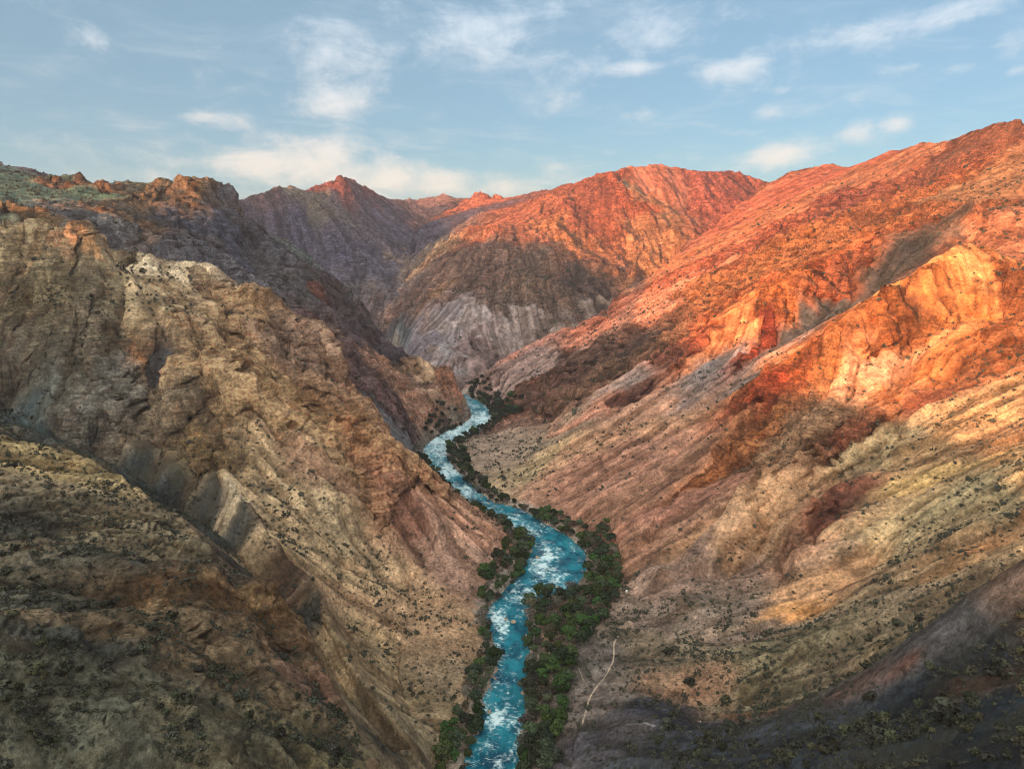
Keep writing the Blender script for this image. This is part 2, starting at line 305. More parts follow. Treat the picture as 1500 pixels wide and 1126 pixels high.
# ------------------------------------------------------------------ surface character: px, py, radius px, apparent sRGB of stone or soil with some sun and shade in it, rock 0-1, shrubs 0-1
TINT = """
60 1050 90 92 92 74 .4 .9;250 950 70 128 108 78 .5 .7;150 780 60 118 105 78 .4 .8;40 760 40 82 84 74 .5 .9;330 870 30 100 88 72 .6 .5;190 880 24 140 116 80 .6 .4;120 980 30 84 86 76 .5 .8;380 940 24 136 108 76 .6 .4;100 690 40 150 130 85 .4 .6;30 690 30 165 140 90 .4 .5;430 1000 30 110 82 64 .4 .5;380 900 30 140 110 70 .5 .5
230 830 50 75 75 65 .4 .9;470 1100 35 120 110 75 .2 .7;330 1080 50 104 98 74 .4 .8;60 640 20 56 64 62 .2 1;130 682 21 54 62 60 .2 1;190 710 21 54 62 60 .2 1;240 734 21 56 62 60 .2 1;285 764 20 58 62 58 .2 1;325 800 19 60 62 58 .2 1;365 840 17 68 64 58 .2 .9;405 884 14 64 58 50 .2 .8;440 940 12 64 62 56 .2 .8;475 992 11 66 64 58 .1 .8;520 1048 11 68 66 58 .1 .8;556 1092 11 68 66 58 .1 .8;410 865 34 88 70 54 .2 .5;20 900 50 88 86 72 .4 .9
500 830 50 175 145 95 .05 .8;480 760 35 165 140 95 .05 .9;600 900 50 165 130 85 .05 .5;600 1020 50 150 125 80 .05 .5;680 830 40 150 115 85 .1 .3;620 770 35 130 90 70 .1 .4;700 790 25 170 125 90 .1 .3
330 730 16 165 146 114 0 .3;560 1080 35 140 120 80 .1 .5;540 940 40 170 140 90 .05 .6;283 640 22 165 135 85 .7 .4;250 600 25 130 112 86 .6 .6;640 1000 40 150 125 85 .05 .5
60 370 30 190 164 120 .6 .5;110 375 20 188 150 108 .7 .3;50 450 40 132 118 86 .6 .8;140 450 30 156 140 106 .5 .8;100 520 40 118 106 84 .6 .8;150 580 30 130 125 110 .7 .4;60 600 35 60 75 75 .3 .8
190 510 16 190 130 75 .8 .1;230 530 22 80 80 80 .8 .3;30 540 30 106 98 80 .6 .8
220 395 22 185 165 130 .3 .4;260 440 35 195 166 124 .5 .5;370 440 25 215 172 120 .7 .3;330 520 40 190 156 110 .8 .3;400 560 40 212 172 118 .9 .1;450 600 35 205 160 104 1 .1;500 650 35 192 138 92 1 .1
540 680 25 172 124 92 1 .1;480 520 30 172 138 110 1 .2;530 600 30 190 146 104 1 .1;440 690 20 130 100 75 .4 .5;210 450 25 150 130 95 .4 .7
540 560 30 120 95 90 .9 .2;590 600 22 105 85 80 .9 .2;600 660 20 95 95 95 .4 .3
620 538 16 175 146 116 .4 .4;620 590 25 172 130 102 .9 .2;670 590 18 182 130 102 1 .1;650 625 15 120 95 80 .5 .3
20 265 50 75 95 80 .1 .5;150 285 16 85 105 80 .1 .5;105 268 22 128 98 76 .7 .2;45 310 20 135 105 65 .8 .2;120 330 30 105 105 105 .6 .3;200 320 25 125 100 75 .6 .3;200 285 18 132 110 84 .9 .2
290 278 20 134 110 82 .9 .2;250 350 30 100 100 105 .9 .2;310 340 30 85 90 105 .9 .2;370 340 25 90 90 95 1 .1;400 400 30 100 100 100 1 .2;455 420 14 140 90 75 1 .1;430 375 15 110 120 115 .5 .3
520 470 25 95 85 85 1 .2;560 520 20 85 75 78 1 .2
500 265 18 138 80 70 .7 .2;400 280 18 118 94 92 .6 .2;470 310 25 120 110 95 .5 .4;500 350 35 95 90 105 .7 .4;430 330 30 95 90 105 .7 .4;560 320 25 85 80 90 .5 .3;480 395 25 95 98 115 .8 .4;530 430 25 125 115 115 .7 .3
590 480 16 105 108 110 .4 .3;545 380 25 105 100 110 .6 .3
708 285 18 190 110 80 .9 .1;640 300 25 140 105 95 .5 .2;630 370 18 190 150 115 1 .1;590 390 20 140 120 105 .8 .2;900 280 30 175 95 65 .7 .2;960 260 25 165 100 75 .4 .2;940 350 30 205 140 95 .8 .2;820 330 28 190 125 85 .8 .2
760 315 28 180 110 80 .6 .2;850 290 28 160 90 65 .8 .2;950 300 25 150 105 75 .5 .2;1060 275 30 170 95 75 .7 .2;720 370 28 138 108 92 .8 .3;780 400 32 135 110 92 .8 .4;860 410 25 105 85 75 .7 .4;640 430 12 175 135 105 .7 .1
620 450 16 120 110 115 0 .1;600 460 13 90 70 75 .9 .2;660 460 18 125 115 115 0 .1;690 465 14 142 130 124 .3 .1;780 462 16 138 124 116 .4 .1;730 440 20 130 110 95 .6 .2;740 490 22 140 126 120 .3 .2;700 510 20 130 110 105 .5 .2
650 520 10 136 132 130 0 0;840 470 20 120 105 95 .4 .3;600 500 20 115 105 110 0 .1;880 440 15 125 110 95 .4 .3;760 540 20 150 125 115 .4 .3;800 550 22 130 95 75 .9 .2
1450 205 30 140 90 65 .5 .2;1300 240 30 150 95 65 .3 .2;1150 280 30 155 85 60 .3 .2;1400 240 25 185 110 70 .8 .2;1330 275 25 190 120 75 .9 .1;1240 290 22 155 90 70 .9 .2;1430 265 25 150 105 70 .3 .3;1100 330 30 170 105 70 .3 .2
1250 320 25 175 110 70 .8 .2;1180 360 28 200 130 80 .9 .2;1220 400 22 190 110 70 .9 .2;1060 370 28 190 110 80 .6 .3;1000 400 25 190 110 80 .4 .4;950 440 22 195 125 95 .2 .5;920 480 20 165 110 85 .3 .4;1080 460 24 198 124 76 .3 .2
1150 450 25 192 116 66 .6 .2;1150 400 22 185 115 70 .9 .2;1020 495 20 190 100 65 .9 .2;1130 490 20 170 80 55 1 .2;900 540 24 140 105 80 .9 .3;850 540 24 120 90 75 .9 .3;960 530 20 140 125 115 0 .1;1050 540 22 135 120 105 0 .3
900 590 16 120 75 60 1 .1;860 610 22 185 130 95 0 .1;960 600 24 180 135 100 0 .2;920 640 25 165 124 86 0 .2;1000 590 20 130 110 100 0 .2;880 700 30 154 112 82 0 .2;820 680 22 175 135 95 0 .2;800 650 18 150 130 100 0 .3;740 650 25 150 125 95 0 .5;780 690 20 165 140 95 0 .3
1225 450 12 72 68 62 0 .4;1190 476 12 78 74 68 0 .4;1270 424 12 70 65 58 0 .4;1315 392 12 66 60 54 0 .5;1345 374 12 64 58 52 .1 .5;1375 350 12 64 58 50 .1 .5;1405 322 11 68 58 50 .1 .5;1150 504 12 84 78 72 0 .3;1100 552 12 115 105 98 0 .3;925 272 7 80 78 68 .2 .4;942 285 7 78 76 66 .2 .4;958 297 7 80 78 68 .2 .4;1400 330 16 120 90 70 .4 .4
1435 395 16 205 140 85 .2 .2;1380 430 28 195 122 68 .4 .2;1300 460 25 190 120 70 .5 .2;1250 500 25 190 114 64 .5 .1;1200 540 16 186 118 70 .5 .1;1170 530 16 185 105 62 .6 .1;1135 560 16 175 82 48 .8 .1;1350 540 24 188 116 66 .3 .2;1450 500 28 190 120 75 .5 .4
1480 430 25 185 115 70 .5 .5;1480 350 25 175 110 75 .3 .3;1250 560 25 210 150 110 .3 .2;1350 590 10 140 85 60 .3 .2;1100 640 20 205 130 75 .9 .1;1050 680 22 190 120 75 .9 .1;1150 650 25 180 140 105 .6 .2;1240 640 14 165 105 75 .6 .1
1220 720 13 160 100 76 .5 .2;1200 775 12 150 92 70 .5 .2;1290 650 18 175 150 110 .4 .3;1350 700 20 200 165 108 .1 .2;1340 750 18 190 160 108 .1 .2;1280 740 22 165 135 100 .4 .3;1100 760 25 176 138 102 .4 .2;1060 790 16 184 146 112 .3 .1
1420 620 25 170 135 95 .3 .5;1460 645 22 160 125 90 .3 .5;1150 830 14 185 140 110 .5 .2;1000 740 25 154 108 80 .2 .1;960 700 25 142 104 74 0 .1;920 740 25 140 102 72 0 .1;960 790 25 156 116 84 0 .2;1000 850 30 152 124 98 0 .4
1200 860 20 188 143 96 .2 .1;1155 890 14 192 142 92 .3 .1;1300 880 40 158 135 98 .1 .9;1400 780 35 165 140 95 .1 .9;1470 720 35 165 145 100 .1 .9;1370 840 25 190 148 95 .2 .4;1440 800 18 165 120 80 .4 .4;1250 950 35 130 114 88 .05 1
1150 960 40 120 110 85 .05 1;1330 920 20 175 145 95 .1 .5;1100 1030 30 125 115 90 .05 .9;1000 900 35 143 122 98 0 .9;960 950 35 128 113 92 0 1;1020 1000 28 155 120 85 0 .6;880 960 25 114 106 98 0 .5;860 1030 25 116 106 98 0 .5
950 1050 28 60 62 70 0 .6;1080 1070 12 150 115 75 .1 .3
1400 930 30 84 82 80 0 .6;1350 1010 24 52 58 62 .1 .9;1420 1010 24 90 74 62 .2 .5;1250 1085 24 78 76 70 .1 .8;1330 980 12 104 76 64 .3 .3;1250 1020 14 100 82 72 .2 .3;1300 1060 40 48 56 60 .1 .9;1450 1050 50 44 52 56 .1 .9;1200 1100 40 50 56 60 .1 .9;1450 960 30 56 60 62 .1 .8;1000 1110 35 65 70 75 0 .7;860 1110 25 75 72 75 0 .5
"""
TINT = [list(map(float, e.split())) for e in TINT.replace('\n', ';').split(';') if e.strip()]  # dark points on G1 scree and the summit stripe paint in the shadow there

# ------------------------------------------------------------------ fine terrain in the field of view
HALF, R0, R1 = 51.5, 90.0, 4200.0
DEG = 0.085
hc, dc = solve_round([4, 2, 1, .5])
h = blur(solve_front(hc, dc, HALF, R0, R1, [.5, .25, DEG] if DEG < .2 else [.5, DEG]), 1 if DEG > .2 else 3)
d = math.radians(DEG); NT, NR = h.shape
TH = (-math.radians(HALF) + np.arange(NT) * d); RR = R0 * np.exp(np.arange(NR) * d)
X = (np.sin(TH)[:, None] * RR[None]).astype(f32); Y = (np.cos(TH)[:, None] * RR[None]).astype(f32)
CELL = np.broadcast_to((RR * d)[None], h.shape).astype(f32)
def grads(h):
    hr = np.gradient(h, axis=1) / CELL; ht = np.gradient(h, axis=0) / CELL
    s, c = np.sin(TH)[:, None].astype(f32), np.cos(TH)[:, None].astype(f32)
    return hr * s + ht * c, hr * c - ht * s
# distance to the river axis and its half width
DR = np.full(h.shape, 1e4, f32); HW = np.full(h.shape, 14, f32)
near = (h < 60)
xs, ys = X[near], Y[near]; dn = np.full(xs.shape, 1e4, f32); wn = np.full(xs.shape, 14, f32)
for a, b in zip(RIVC[:-1], RIVC[1:]):
    e = b[:2] - a[:2]; q = np.clip(((xs - a[0]) * e[0] + (ys - a[1]) * e[1]) / (e @ e), 0, 1)
    dd = np.hypot(xs - a[0] - q * e[0], ys - a[1] - q * e[1]); k = dd < dn
    dn[k] = dd[k]; wn[k] = (a[2] + (b[2] - a[2]) * q)[k]
DR[near] = dn; HW[near] = wn
# anchor points seen from the lens -> places on the ground
def project(x, y, z):
    w = y * CP - (z - CAM_H) * SP; v = -(y * SP + (z - CAM_H) * CP) / w
    return 750 + FOC * x / w, 563 + FOC * v, w
bx, by, bw = project(X, Y, h)
ZB = np.full((190, 142), 1e9)
ii = (bx / 8).astype(int); jj = (by / 8).astype(int)
ok = (ii >= 0) & (ii < 190) & (jj >= 0) & (jj < 142)
np.minimum.at(ZB, (ii[ok], jj[ok]), bw[ok])
def ground_at(px, py):
    i, j = int(np.clip(px / 8, 0, 189)), int(np.clip(py / 8, 0, 141))
    t = ZB[i, j]
    return P(px, py, t if t < 1e8 else 400), t
num = np.zeros(h.shape + (5,), f32); den = np.zeros(h.shape, f32)
wx = perlin(X / 45, Y / 45, h / 45, 3) * 26 + perlin(X / 14, Y / 14, h / 14, 4) * 9
wy = perlin(X / 45, Y / 45, h / 45, 5) * 26 + perlin(X / 14, Y / 14, h / 14, 6) * 9
wx += perlin(X / 130, Y / 130, h / 130, 8) * 45; wy += perlin(X / 130, Y / 130, h / 130, 9) * 45
wk = np.clip(CELL / .8, .35, 2.2)
g0x, g0y = grads(blur(h, 6)); g0 = np.hypot(g0x, g0y) + f32(1e-4); gn = np.sqrt(1 + g0 * g0); sx_, sy_, sz_ = g0x / g0 / gn, g0y / g0 / gn, g0 / gn; an = sstep(.1, .4, g0).astype(f32) * f32(.87)
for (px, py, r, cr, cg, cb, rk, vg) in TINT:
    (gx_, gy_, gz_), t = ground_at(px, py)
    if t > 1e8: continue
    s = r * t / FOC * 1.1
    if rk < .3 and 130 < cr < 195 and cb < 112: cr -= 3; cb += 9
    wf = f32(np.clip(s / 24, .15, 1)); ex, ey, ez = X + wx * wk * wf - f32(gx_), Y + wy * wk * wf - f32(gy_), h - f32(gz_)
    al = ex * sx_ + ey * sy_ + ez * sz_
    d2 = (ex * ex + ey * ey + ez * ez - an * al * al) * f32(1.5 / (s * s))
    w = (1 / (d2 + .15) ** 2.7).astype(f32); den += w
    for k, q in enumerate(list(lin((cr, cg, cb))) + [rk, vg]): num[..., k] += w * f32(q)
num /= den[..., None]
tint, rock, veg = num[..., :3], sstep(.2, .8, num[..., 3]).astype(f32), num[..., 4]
del num, den
gx, gy = grads(h)
slope = np.hypot(gx, gy)
flat = sstep(6, 30, DR - HW)                        # 0 beside the river, 1 on the slopes
dh, gul = erode(X + wx * f32(.22), Y + wy * f32(.22), h, gx, gy, [(150, .06), (75, .095), (38, .11), (19, .105), (9.5, .09), (4.8, .05)], flat * (.7 + .6 * rock) * (.3 + .7 * sstep(170, 300, RR)[None]).astype(f32), CELL, rock)
h2 = h + dh
# runnels: noise smeared along the fall line
def smear():
    N = (perlin(X / 4.5, Y / 4.5, h / 9, 81) + .8 * perlin(X / 11, Y / 11, h / 20, 82) + .5 * perlin(X / 2.4, Y / 2.4, h / 5, 83)).astype(f32)
    ux, uy = g0x / g0, g0y / g0
    acc = N.copy(); l0 = f32(math.log(R0)); th0 = f32(-math.radians(HALF)); idd = f32(1 / d)
    for sg in (1, -1):
        px, py = X.copy(), Y.copy(); st = np.maximum(CELL * 2.0, 2.6) * sg; dx, dy = ux, uy
        for k in range(9):
            px = px + dx * st; py = py + dy * st
            i = np.clip(((np.arctan2(px, py) - th0) * idd + .5).astype(np.int32), 0, NT - 1); j = np.clip(((np.log(np.hypot(px, py)) - l0) * idd + .5).astype(np.int32), 0, NR - 1)
            acc += N[i, j]; dx, dy = ux[i, j], uy[i, j]
    return acc / acc.std()
streak = smear() * sstep(.12, .4, g0).astype(f32)
h2 = h2 + streak * (f32(.12) + f32(.63) * sstep(230, 480, RR)[None].astype(f32)) * flat * np.clip((5 / CELL - 1) / 2, 0, 1)
# left bank tint lifted in place of the skylight its faces lack, then greyed
tint = tint * (1 + .16 * sstep(60, -60, X - .02 * Y) * (Y < 850))[..., None].astype(f32)
kd = (.12 * sstep(40, -40, X - .02 * Y) * (Y < 850))[..., None].astype(f32)
tint = tint * (1 - kd) + kd * tint.mean(-1, keepdims=True) * np.array([.95, 1, 1.06], f32)
gb = np.clip((11 - (DR - HW)) / 5 + perlin(X / 5, Y / 5, h * 0, 91) * 1.5, 0, .85).astype(f32)[..., None]
tint = tint * (1 - gb) + gb * lin((150, 140, 126)).astype(f32)
# crags: displacement of the rock along its normal
gx, gy = grads(blur(h2, 2)); sl2 = np.hypot(gx, gy)
nn = 1 / np.sqrt(1 + gx * gx + gy * gy); nx, ny, nz = -gx * nn, -gy * nn, nn
rk = np.clip(rock * sstep(.25, .75, sl2) * 1.15 + .10, 0, 1) * flat
disp = np.zeros(h.shape, f32)
for i, (wl, amp) in enumerate([(90, .12), (46, .23), (23, .27), (11, .28), (5.5, .27), (2.7, .24)]):
    fade = np.clip((wl / CELL - 2) / 3, 0, 1)
    q = perlin(X / wl, Y / wl, h2 / wl * f32(.55 if i % 2 else 1.5), 20 + i)
    q = (.5 - np.abs(q) * 1.7) if i < 5 else q
    if wl > 40: fade = fade * (1 - .5 * sstep(1300, 1800, RR)[None])
    disp += q * f32(amp * wl) * fade * rk
disp += perlin(X / 2.2, Y / 2.2, h2 / 2.2, 31) * f32(.28) * np.clip((2.2 / CELL - 1.5) / 2, 0, 1) * (.35 + flat)
# bed and banks of the river
bank = sstep(-1.5, 3.0, DR - HW + perlin(X / 6, Y / 6, h * 0, 41) * 2.5)
low = DR < 400
Zf = h2 + disp * nz
bz = np.maximum(Zf, 1.0 + .25 * perlin(X / 3, Y / 3, h * 0, 42))
Zf = np.where(DR - HW < 12, (bz * bank - 2.2 * (1 - bank)), Zf)
XF = X + disp * nx * flat; YF = Y + disp * ny * flat
def zat(x, y):
    i = int(np.clip(round((math.atan2(x, y) + math.radians(HALF)) / d), 1, NT - 2)); j = int(np.clip(round(math.log(math.hypot(x, y) / R0) / d), 1, NR - 2))
    return float(Zf[i - 1:i + 2, j - 1:j + 2].mean())

# ------------------------------------------------------------------ which landform each patch belongs to
def world(line): return [(p[0], p[1]) for p in line]
gulA = L((-80, 560, 520), (0, 610, 492), (60, 645, 470), (130, 685, 452), (240, 738, 432), (310, 795, 410), (360, 840, 392), (405, 885, 374), (440, 945, 350), (480, 1000, 330), (530, 1062, 312), (575, 1115, 301))
polyA = world(gulA) + [(-40, 200), (-20, 60), (-3000, 60), (-3000, 700)]
Bb = behind(Bc, 65, 0)
polyB = [(-3000, 700)] + world(gulA) + [(-45, 230), (0, 200), (10, 300)] + world(L((700, 980, 394), (705, 900, 440), (750, 830, 490), (748, 800, 520), (700, 760, 545), (640, 712, 575), (600, 690, 590))) + world(Bb[::-1]) + world(behind(K1, 70, 0))[::-1]
polyD = world(L((560, 560, 850), (598, 660, 770), (690, 622, 878), (690, 600, 930))) + world(behind(L((676, 572, 960), (612, 530, 960), (556, 546, 930)), 40, 0))
Cb = behind(Csky, 75, 0)
polyC = [(-4000, 700)] + world(Bb) + world(L((600, 690, 600), (625, 650, 720), (598, 655, 770), (590, 560, 960))) + world(Cb[::-1]) + [(-4000, 2200)]
farg = L((640, 308, 2330), (612, 340, 2050), (604, 375, 1820), (594, 410, 1640), (586, 450, 1500), (576, 490, 1380), (588, 520, 1280), (600, 540, 1190))
polyE = [(-600, 9000)] + world(behind(L((590, 292, 2500)), 100, 0)) + world(farg) + [(-180, 1130)] + [(-250, 1000)] + [(-8000, 1000), (-8000, 9000)]
polyI = world(I_gul) + [(40, 250), (10, 100), (3000, 100), (3000, 420)]
polyR1 = [(3000, 420)] + world(I_gul) + [(30, 300), (30, 420)] + world(G1[::-1]) + [(3000, 1700)]
polyR2 = [(3000, 1700)] + world(G1) + [(60, 560), (-40, 800), (-45, 1000)] + world(behind(H_edge[::-1], 90, 0)) + [(3000, 2500)]
FORM = [('terrain', None)]
ids = np.full(h.shape, 7, np.int8)                  # 7 = far central massif
for k, poly in ((4, polyE), (3, polyC), (6, polyR2), (5, polyR1), (8, polyI), (2, polyB), (1, polyA), (9, polyD)):
    ids[pip(X, Y, poly)] = k
ids[(DR - HW < 26) & (h < 16)] = 0
ids[pip(X, Y, [PZ(*p)[:2] for p in [(690, 590, 6), (760, 603, 8), (812, 622, 13), (800, 642, 12), (765, 672, 10), (800, 715, 10), (862, 772, 8), (905, 800, 9), (930, 860, 9), (1000, 930, 20), (1010, 1000, 19), (930, 1040, 12), (860, 1110, 8), (780, 1140, 2), (770, 900, 0), (800, 800, 0), (700, 720, 0), (640, 660, 0)]])] = 0
# ------------------------------------------------------------------ scene helpers
sc = bpy.context.scene; COL = sc.collection
rng = np.random.default_rng(7); random.seed(7)
def nodes_of(m): m.use_nodes = True; n = m.node_tree; n.nodes.clear(); return n
class NT_:
    def __init__(s, tree): s.t = tree
    def n(s, typ, ins={}, **kw):
        nd = s.t.nodes.new(typ)
        for k, v in kw.items(): setattr(nd, k, v)
        for k, v in ins.items():
            if hasattr(v, 'bl_idname') or isinstance(v, bpy.types.NodeSocket): s.t.links.new(v, nd.inputs[k])
            else: nd.inputs[k].default_value = v
        return nd
    def math(s, op, a, b=0.0, c=None, clamp=False):
        ins = {0: a, 1: b}
        if c is not None: ins[2] = c
        return s.n('ShaderNodeMath', ins, operation=op, use_clamp=clamp).outputs[0]
    def vmath(s, op, a, b): return s.n('ShaderNodeVectorMath', {0: a, 1: b}, operation=op).outputs[0]
    def mix(s, f, a, b, mode='MIX'):
        nd = s.n('ShaderNodeMix', data_type='RGBA', blend_type=mode)
        for sock, v in ((nd.inputs[0], f), (nd.inputs[6], a), (nd.inputs[7], b)):
            if isinstance(v, bpy.types.NodeSocket): s.t.links.new(v, sock)
            else: sock.default_value = v
        return nd.outputs[2]
    def noise(s, vec, scale, detail=4, rough=.6, dist=0.0):
        return s.n('ShaderNodeTexNoise', {'Vector': vec, 'Scale': scale, 'Detail': detail, 'Roughness': rough, 'Distortion': dist}).outputs[0]
    def ramp(s, v, lo, hi, a=0.0, b=1.0):
        return s.n('ShaderNodeMapRange', {0: v, 1: lo, 2: hi, 3: a, 4: b}, interpolation_type='SMOOTHSTEP').outputs[0]
def c4(r, g, b): return tuple(lin((r, g, b))) + (1.0,)

def mk_mesh(name, co, faces, mat=None, parent=None, smooth=False, attrs=None):
    me = bpy.data.meshes.new(name); co = np.asarray(co, f32)
    faces = np.asarray(faces, np.int32); k = faces.shape[1]
    me.vertices.add(len(co)); me.vertices.foreach_set('co', co.ravel())
    me.loops.add(faces.size); me.loops.foreach_set('vertex_index', faces.ravel())
    me.polygons.add(len(faces)); me.polygons.foreach_set('loop_start', np.arange(0, faces.size, k, dtype=np.int32))
    if smooth: me.polygons.foreach_set('use_smooth', np.ones(len(faces), bool))
    for an, (typ, val) in (attrs or {}).items():
        a = me.attributes.new(an, typ, 'POINT')
        a.data.foreach_set('color' if typ == 'FLOAT_COLOR' else 'value', np.ascontiguousarray(val, f32).ravel())
    me.update(); me.validate()
    if mat: me.materials.append(mat)
    return link(name, me, parent)
def link(name, me, parent=None):
    o = bpy.data.objects.new(name, me); COL.objects.link(o)
    if parent: o.parent = parent
    return o
def tag(o, label=None, cat=None, group=None, kind=None):
    for k, v in (('label', label), ('category', cat), ('group', group), ('kind', kind)):
        if v: o[k] = v
    return o

# ------------------------------------------------------------------ materials
def ground_material():
    m = bpy.data.materials.new('rock_and_soil'); t = NT_(nodes_of(m))
    pos = t.n('ShaderNodeNewGeometry').outputs['Position']
    nor = t.n('ShaderNodeNewGeometry').outputs['Normal']
    tint = t.n('ShaderNodeAttribute', attribute_name='tint').outputs['Color']
    rock = t.n('ShaderNodeAttribute', attribute_name='rock').outputs['Fac']
    gul = t.n('ShaderNodeAttribute', attribute_name='gully').outputs['Fac']
    veg = t.n('ShaderNodeAttribute', attribute_name='veg').outputs['Fac']
    strk = t.n('ShaderNodeAttribute', attribute_name='streak').outputs['Fac']
    big = t.noise(pos, .022, 5, .6, .6)
    mid = t.noise(pos, .09, 9, .72, .4)
    fine = t.noise(pos, .5, 6, .7)
    grit = t.noise(pos, 2.2, 5, .75)
    peb = t.noise(pos, 7.0, 3, .7)
    # bedding of the rock: tilted, stretched noise
    sq = t.n('ShaderNodeMapping', {'Vector': pos, 'Rotation': (.5, .35, .4), 'Scale': (.05, .05, .42)}).outputs[0]
    bed = t.noise(sq, 1.0, 7, .7, 1.2)
    vq = t.n('ShaderNodeMapping', {'Vector': pos, 'Scale': (.28, .28, .045)}).outputs[0]
    joint = t.noise(vq, 1.0, 7, .72, .6)
    # value
    v = t.math('MULTIPLY', t.ramp(mid, .3, .7, .5, 1.55), t.ramp(fine, .28, .72, .55, 1.45))
    v = t.math('MULTIPLY', v, t.ramp(big, .3, .7, .8, 1.2))
    rv = t.math('MULTIPLY', t.ramp(bed, .34, .66, .75, 1.65), t.ramp(joint, .34, .66, .78, 1.5))
    rmix = t.ramp(rock, .25, .75)
    v = t.math('MULTIPLY', v, t.math('ADD', t.math('MULTIPLY', rmix, t.math('SUBTRACT', rv, 1.0)), 1.0))
    v = t.math('MULTIPLY', v, t.ramp(grit, .3, .7, .68, 1.32))
    v = t.math('MULTIPLY', v, t.ramp(peb, .3, .7, .7, 1.3))
    v = t.math('MULTIPLY', v, t.ramp(strk, -1.6, 1.6, .66, 1.34))
    col = t.mix(1.0, tint, v, 'MULTIPLY')
    col = t.mix(t.ramp(strk, .1, -1.4, 0, .5), col, t.mix(1.0, col, (.96, .84, .74, 1), 'MULTIPLY'))
    cq = t.n('ShaderNodeMapping', {'Vector': t.n('ShaderNodeVectorMath', {0: pos, 1: t.n('ShaderNodeTexNoise', {'Vector': pos, 'Scale': .12, 'Detail': 4.0}).outputs['Color']}, operation='MULTIPLY_ADD').outputs[0], 'Scale': (.16, .16, .07)}).outputs[0]
    cv = t.n('ShaderNodeTexVoronoi', {'Vector': cq, 'Scale': 1.0}, feature='DISTANCE_TO_EDGE').outputs['Distance']
    cv2 = t.n('ShaderNodeTexVoronoi', {'Vector': cq, 'Scale': 3.1}, feature='DISTANCE_TO_EDGE').outputs['Distance']
    crack = t.math('ADD', t.ramp(cv, 0, .14), t.math('MULTIPLY', t.ramp(cv2, 0, .16), .5))
    # iron-red and pale-grey patches
    red = t.ramp(t.noise(pos, .045, 6, .65, 1.5), .52, .66)
    col = t.mix(t.math('MULTIPLY', red, t.ramp(rock, 0, 1, .12, .38)), col, t.mix(1.0, col, (1.12, .62, .48, 1), 'MULTIPLY'))
    pale = t.ramp(t.noise(pos, .07, 7, .7, .8), .56, .7)
    col = t.mix(t.math('MULTIPLY', pale, .42), col, t.mix(1.0, col, (1.5, 1.5, 1.5, 1), 'MULTIPLY'))
    # channels hold finer, greyer debris; ribs between are stonier
    col = t.mix(t.ramp(gul, .15, -.55, 0, .5), col, t.mix(.5, col, (.10, .085, .075, 1)))
    # dry grass and low scrub on ground that is not steep
    up = t.n('ShaderNodeSeparateXYZ', {0: nor}).outputs[2]
    sp = t.n('ShaderNodeTexVoronoi', {'Vector': pos, 'Scale': .75, 'Randomness': 1.0}).outputs['Distance']
    tuft = t.math('MULTIPLY', t.ramp(sp, .42, .25), t.ramp(t.noise(pos, .12, 4, .6), .4, .6))
    tuft = t.math('MULTIPLY', tuft, t.math('MULTIPLY', t.ramp(up, .5, .75), t.ramp(veg, .1, .8)))
    col = t.mix(t.math('MULTIPLY', tuft, .8), col, (.045, .045, .026, 1))
    grass = t.math('MULTIPLY', t.ramp(t.noise(pos, .05, 6, .68, .5), .46, .6), t.ramp(veg, .35, 1.0))
    col = t.mix(t.math('MULTIPLY', grass, .35), col, (.092, .085, .050, 1))
    hgt = t.math('ADD', t.math('MULTIPLY', mid, 2.2), t.math('ADD', t.math('MULTIPLY', fine, .9), t.math('ADD', t.math('MULTIPLY', grit, .3), t.math('MULTIPLY', peb, .08))))
    hgt = t.math('ADD', hgt, t.math('MULTIPLY', rmix, t.math('ADD', t.math('MULTIPLY', bed, 2.2), t.math('ADD', t.math('MULTIPLY', joint, 2.6), t.math('MULTIPLY', crack, 1.1)))))
    bump = t.n('ShaderNodeBump', {'Strength': 1.0, 'Distance': 1.5, 'Height': hgt}).outputs[0]
    b = t.n('ShaderNodeBsdfPrincipled', {'Base Color': col, 'Roughness': .95, 'Normal': bump, 'Specular IOR Level': .15})
    t.t.links.new(b.outputs[0], t.n('ShaderNodeOutputMaterial').inputs[0])
    return m
def leaf_material(name, a, b_, c):
    m = bpy.data.materials.new(name); t = NT_(nodes_of(m))
    pos = t.n('ShaderNodeTexCoord').outputs['Object']
    rnd = t.n('ShaderNodeObjectInfo').outputs['Random']
    isl = t.n('ShaderNodeNewGeometry').outputs['Random Per Island']
    col = t.mix(t.ramp(t.noise(pos, .6, 3), .35, .65), c4(*a), c4(*b_))
    col = t.mix(t.math('MULTIPLY', isl, .6), col, c4(*c))
    hs = t.n('ShaderNodeHueSaturation', {'Hue': t.ramp(rnd, 0, 1, .455, .525), 'Saturation': t.ramp(t.math('FRACT', t.math('MULTIPLY', rnd, 7.3)), 0, 1, .6, 1.05), 'Value': t.ramp(t.math('FRACT', t.math('MULTIPLY', rnd, 13.7)), 0, 1, .5, 1.5), 'Color': col}).outputs[0]
    b = t.n('ShaderNodeBsdfPrincipled', {'Base Color': hs, 'Roughness': .75, 'Specular IOR Level': .2})
    t.t.links.new(b.outputs[0], t.n('ShaderNodeOutputMaterial').inputs[0])
    return m
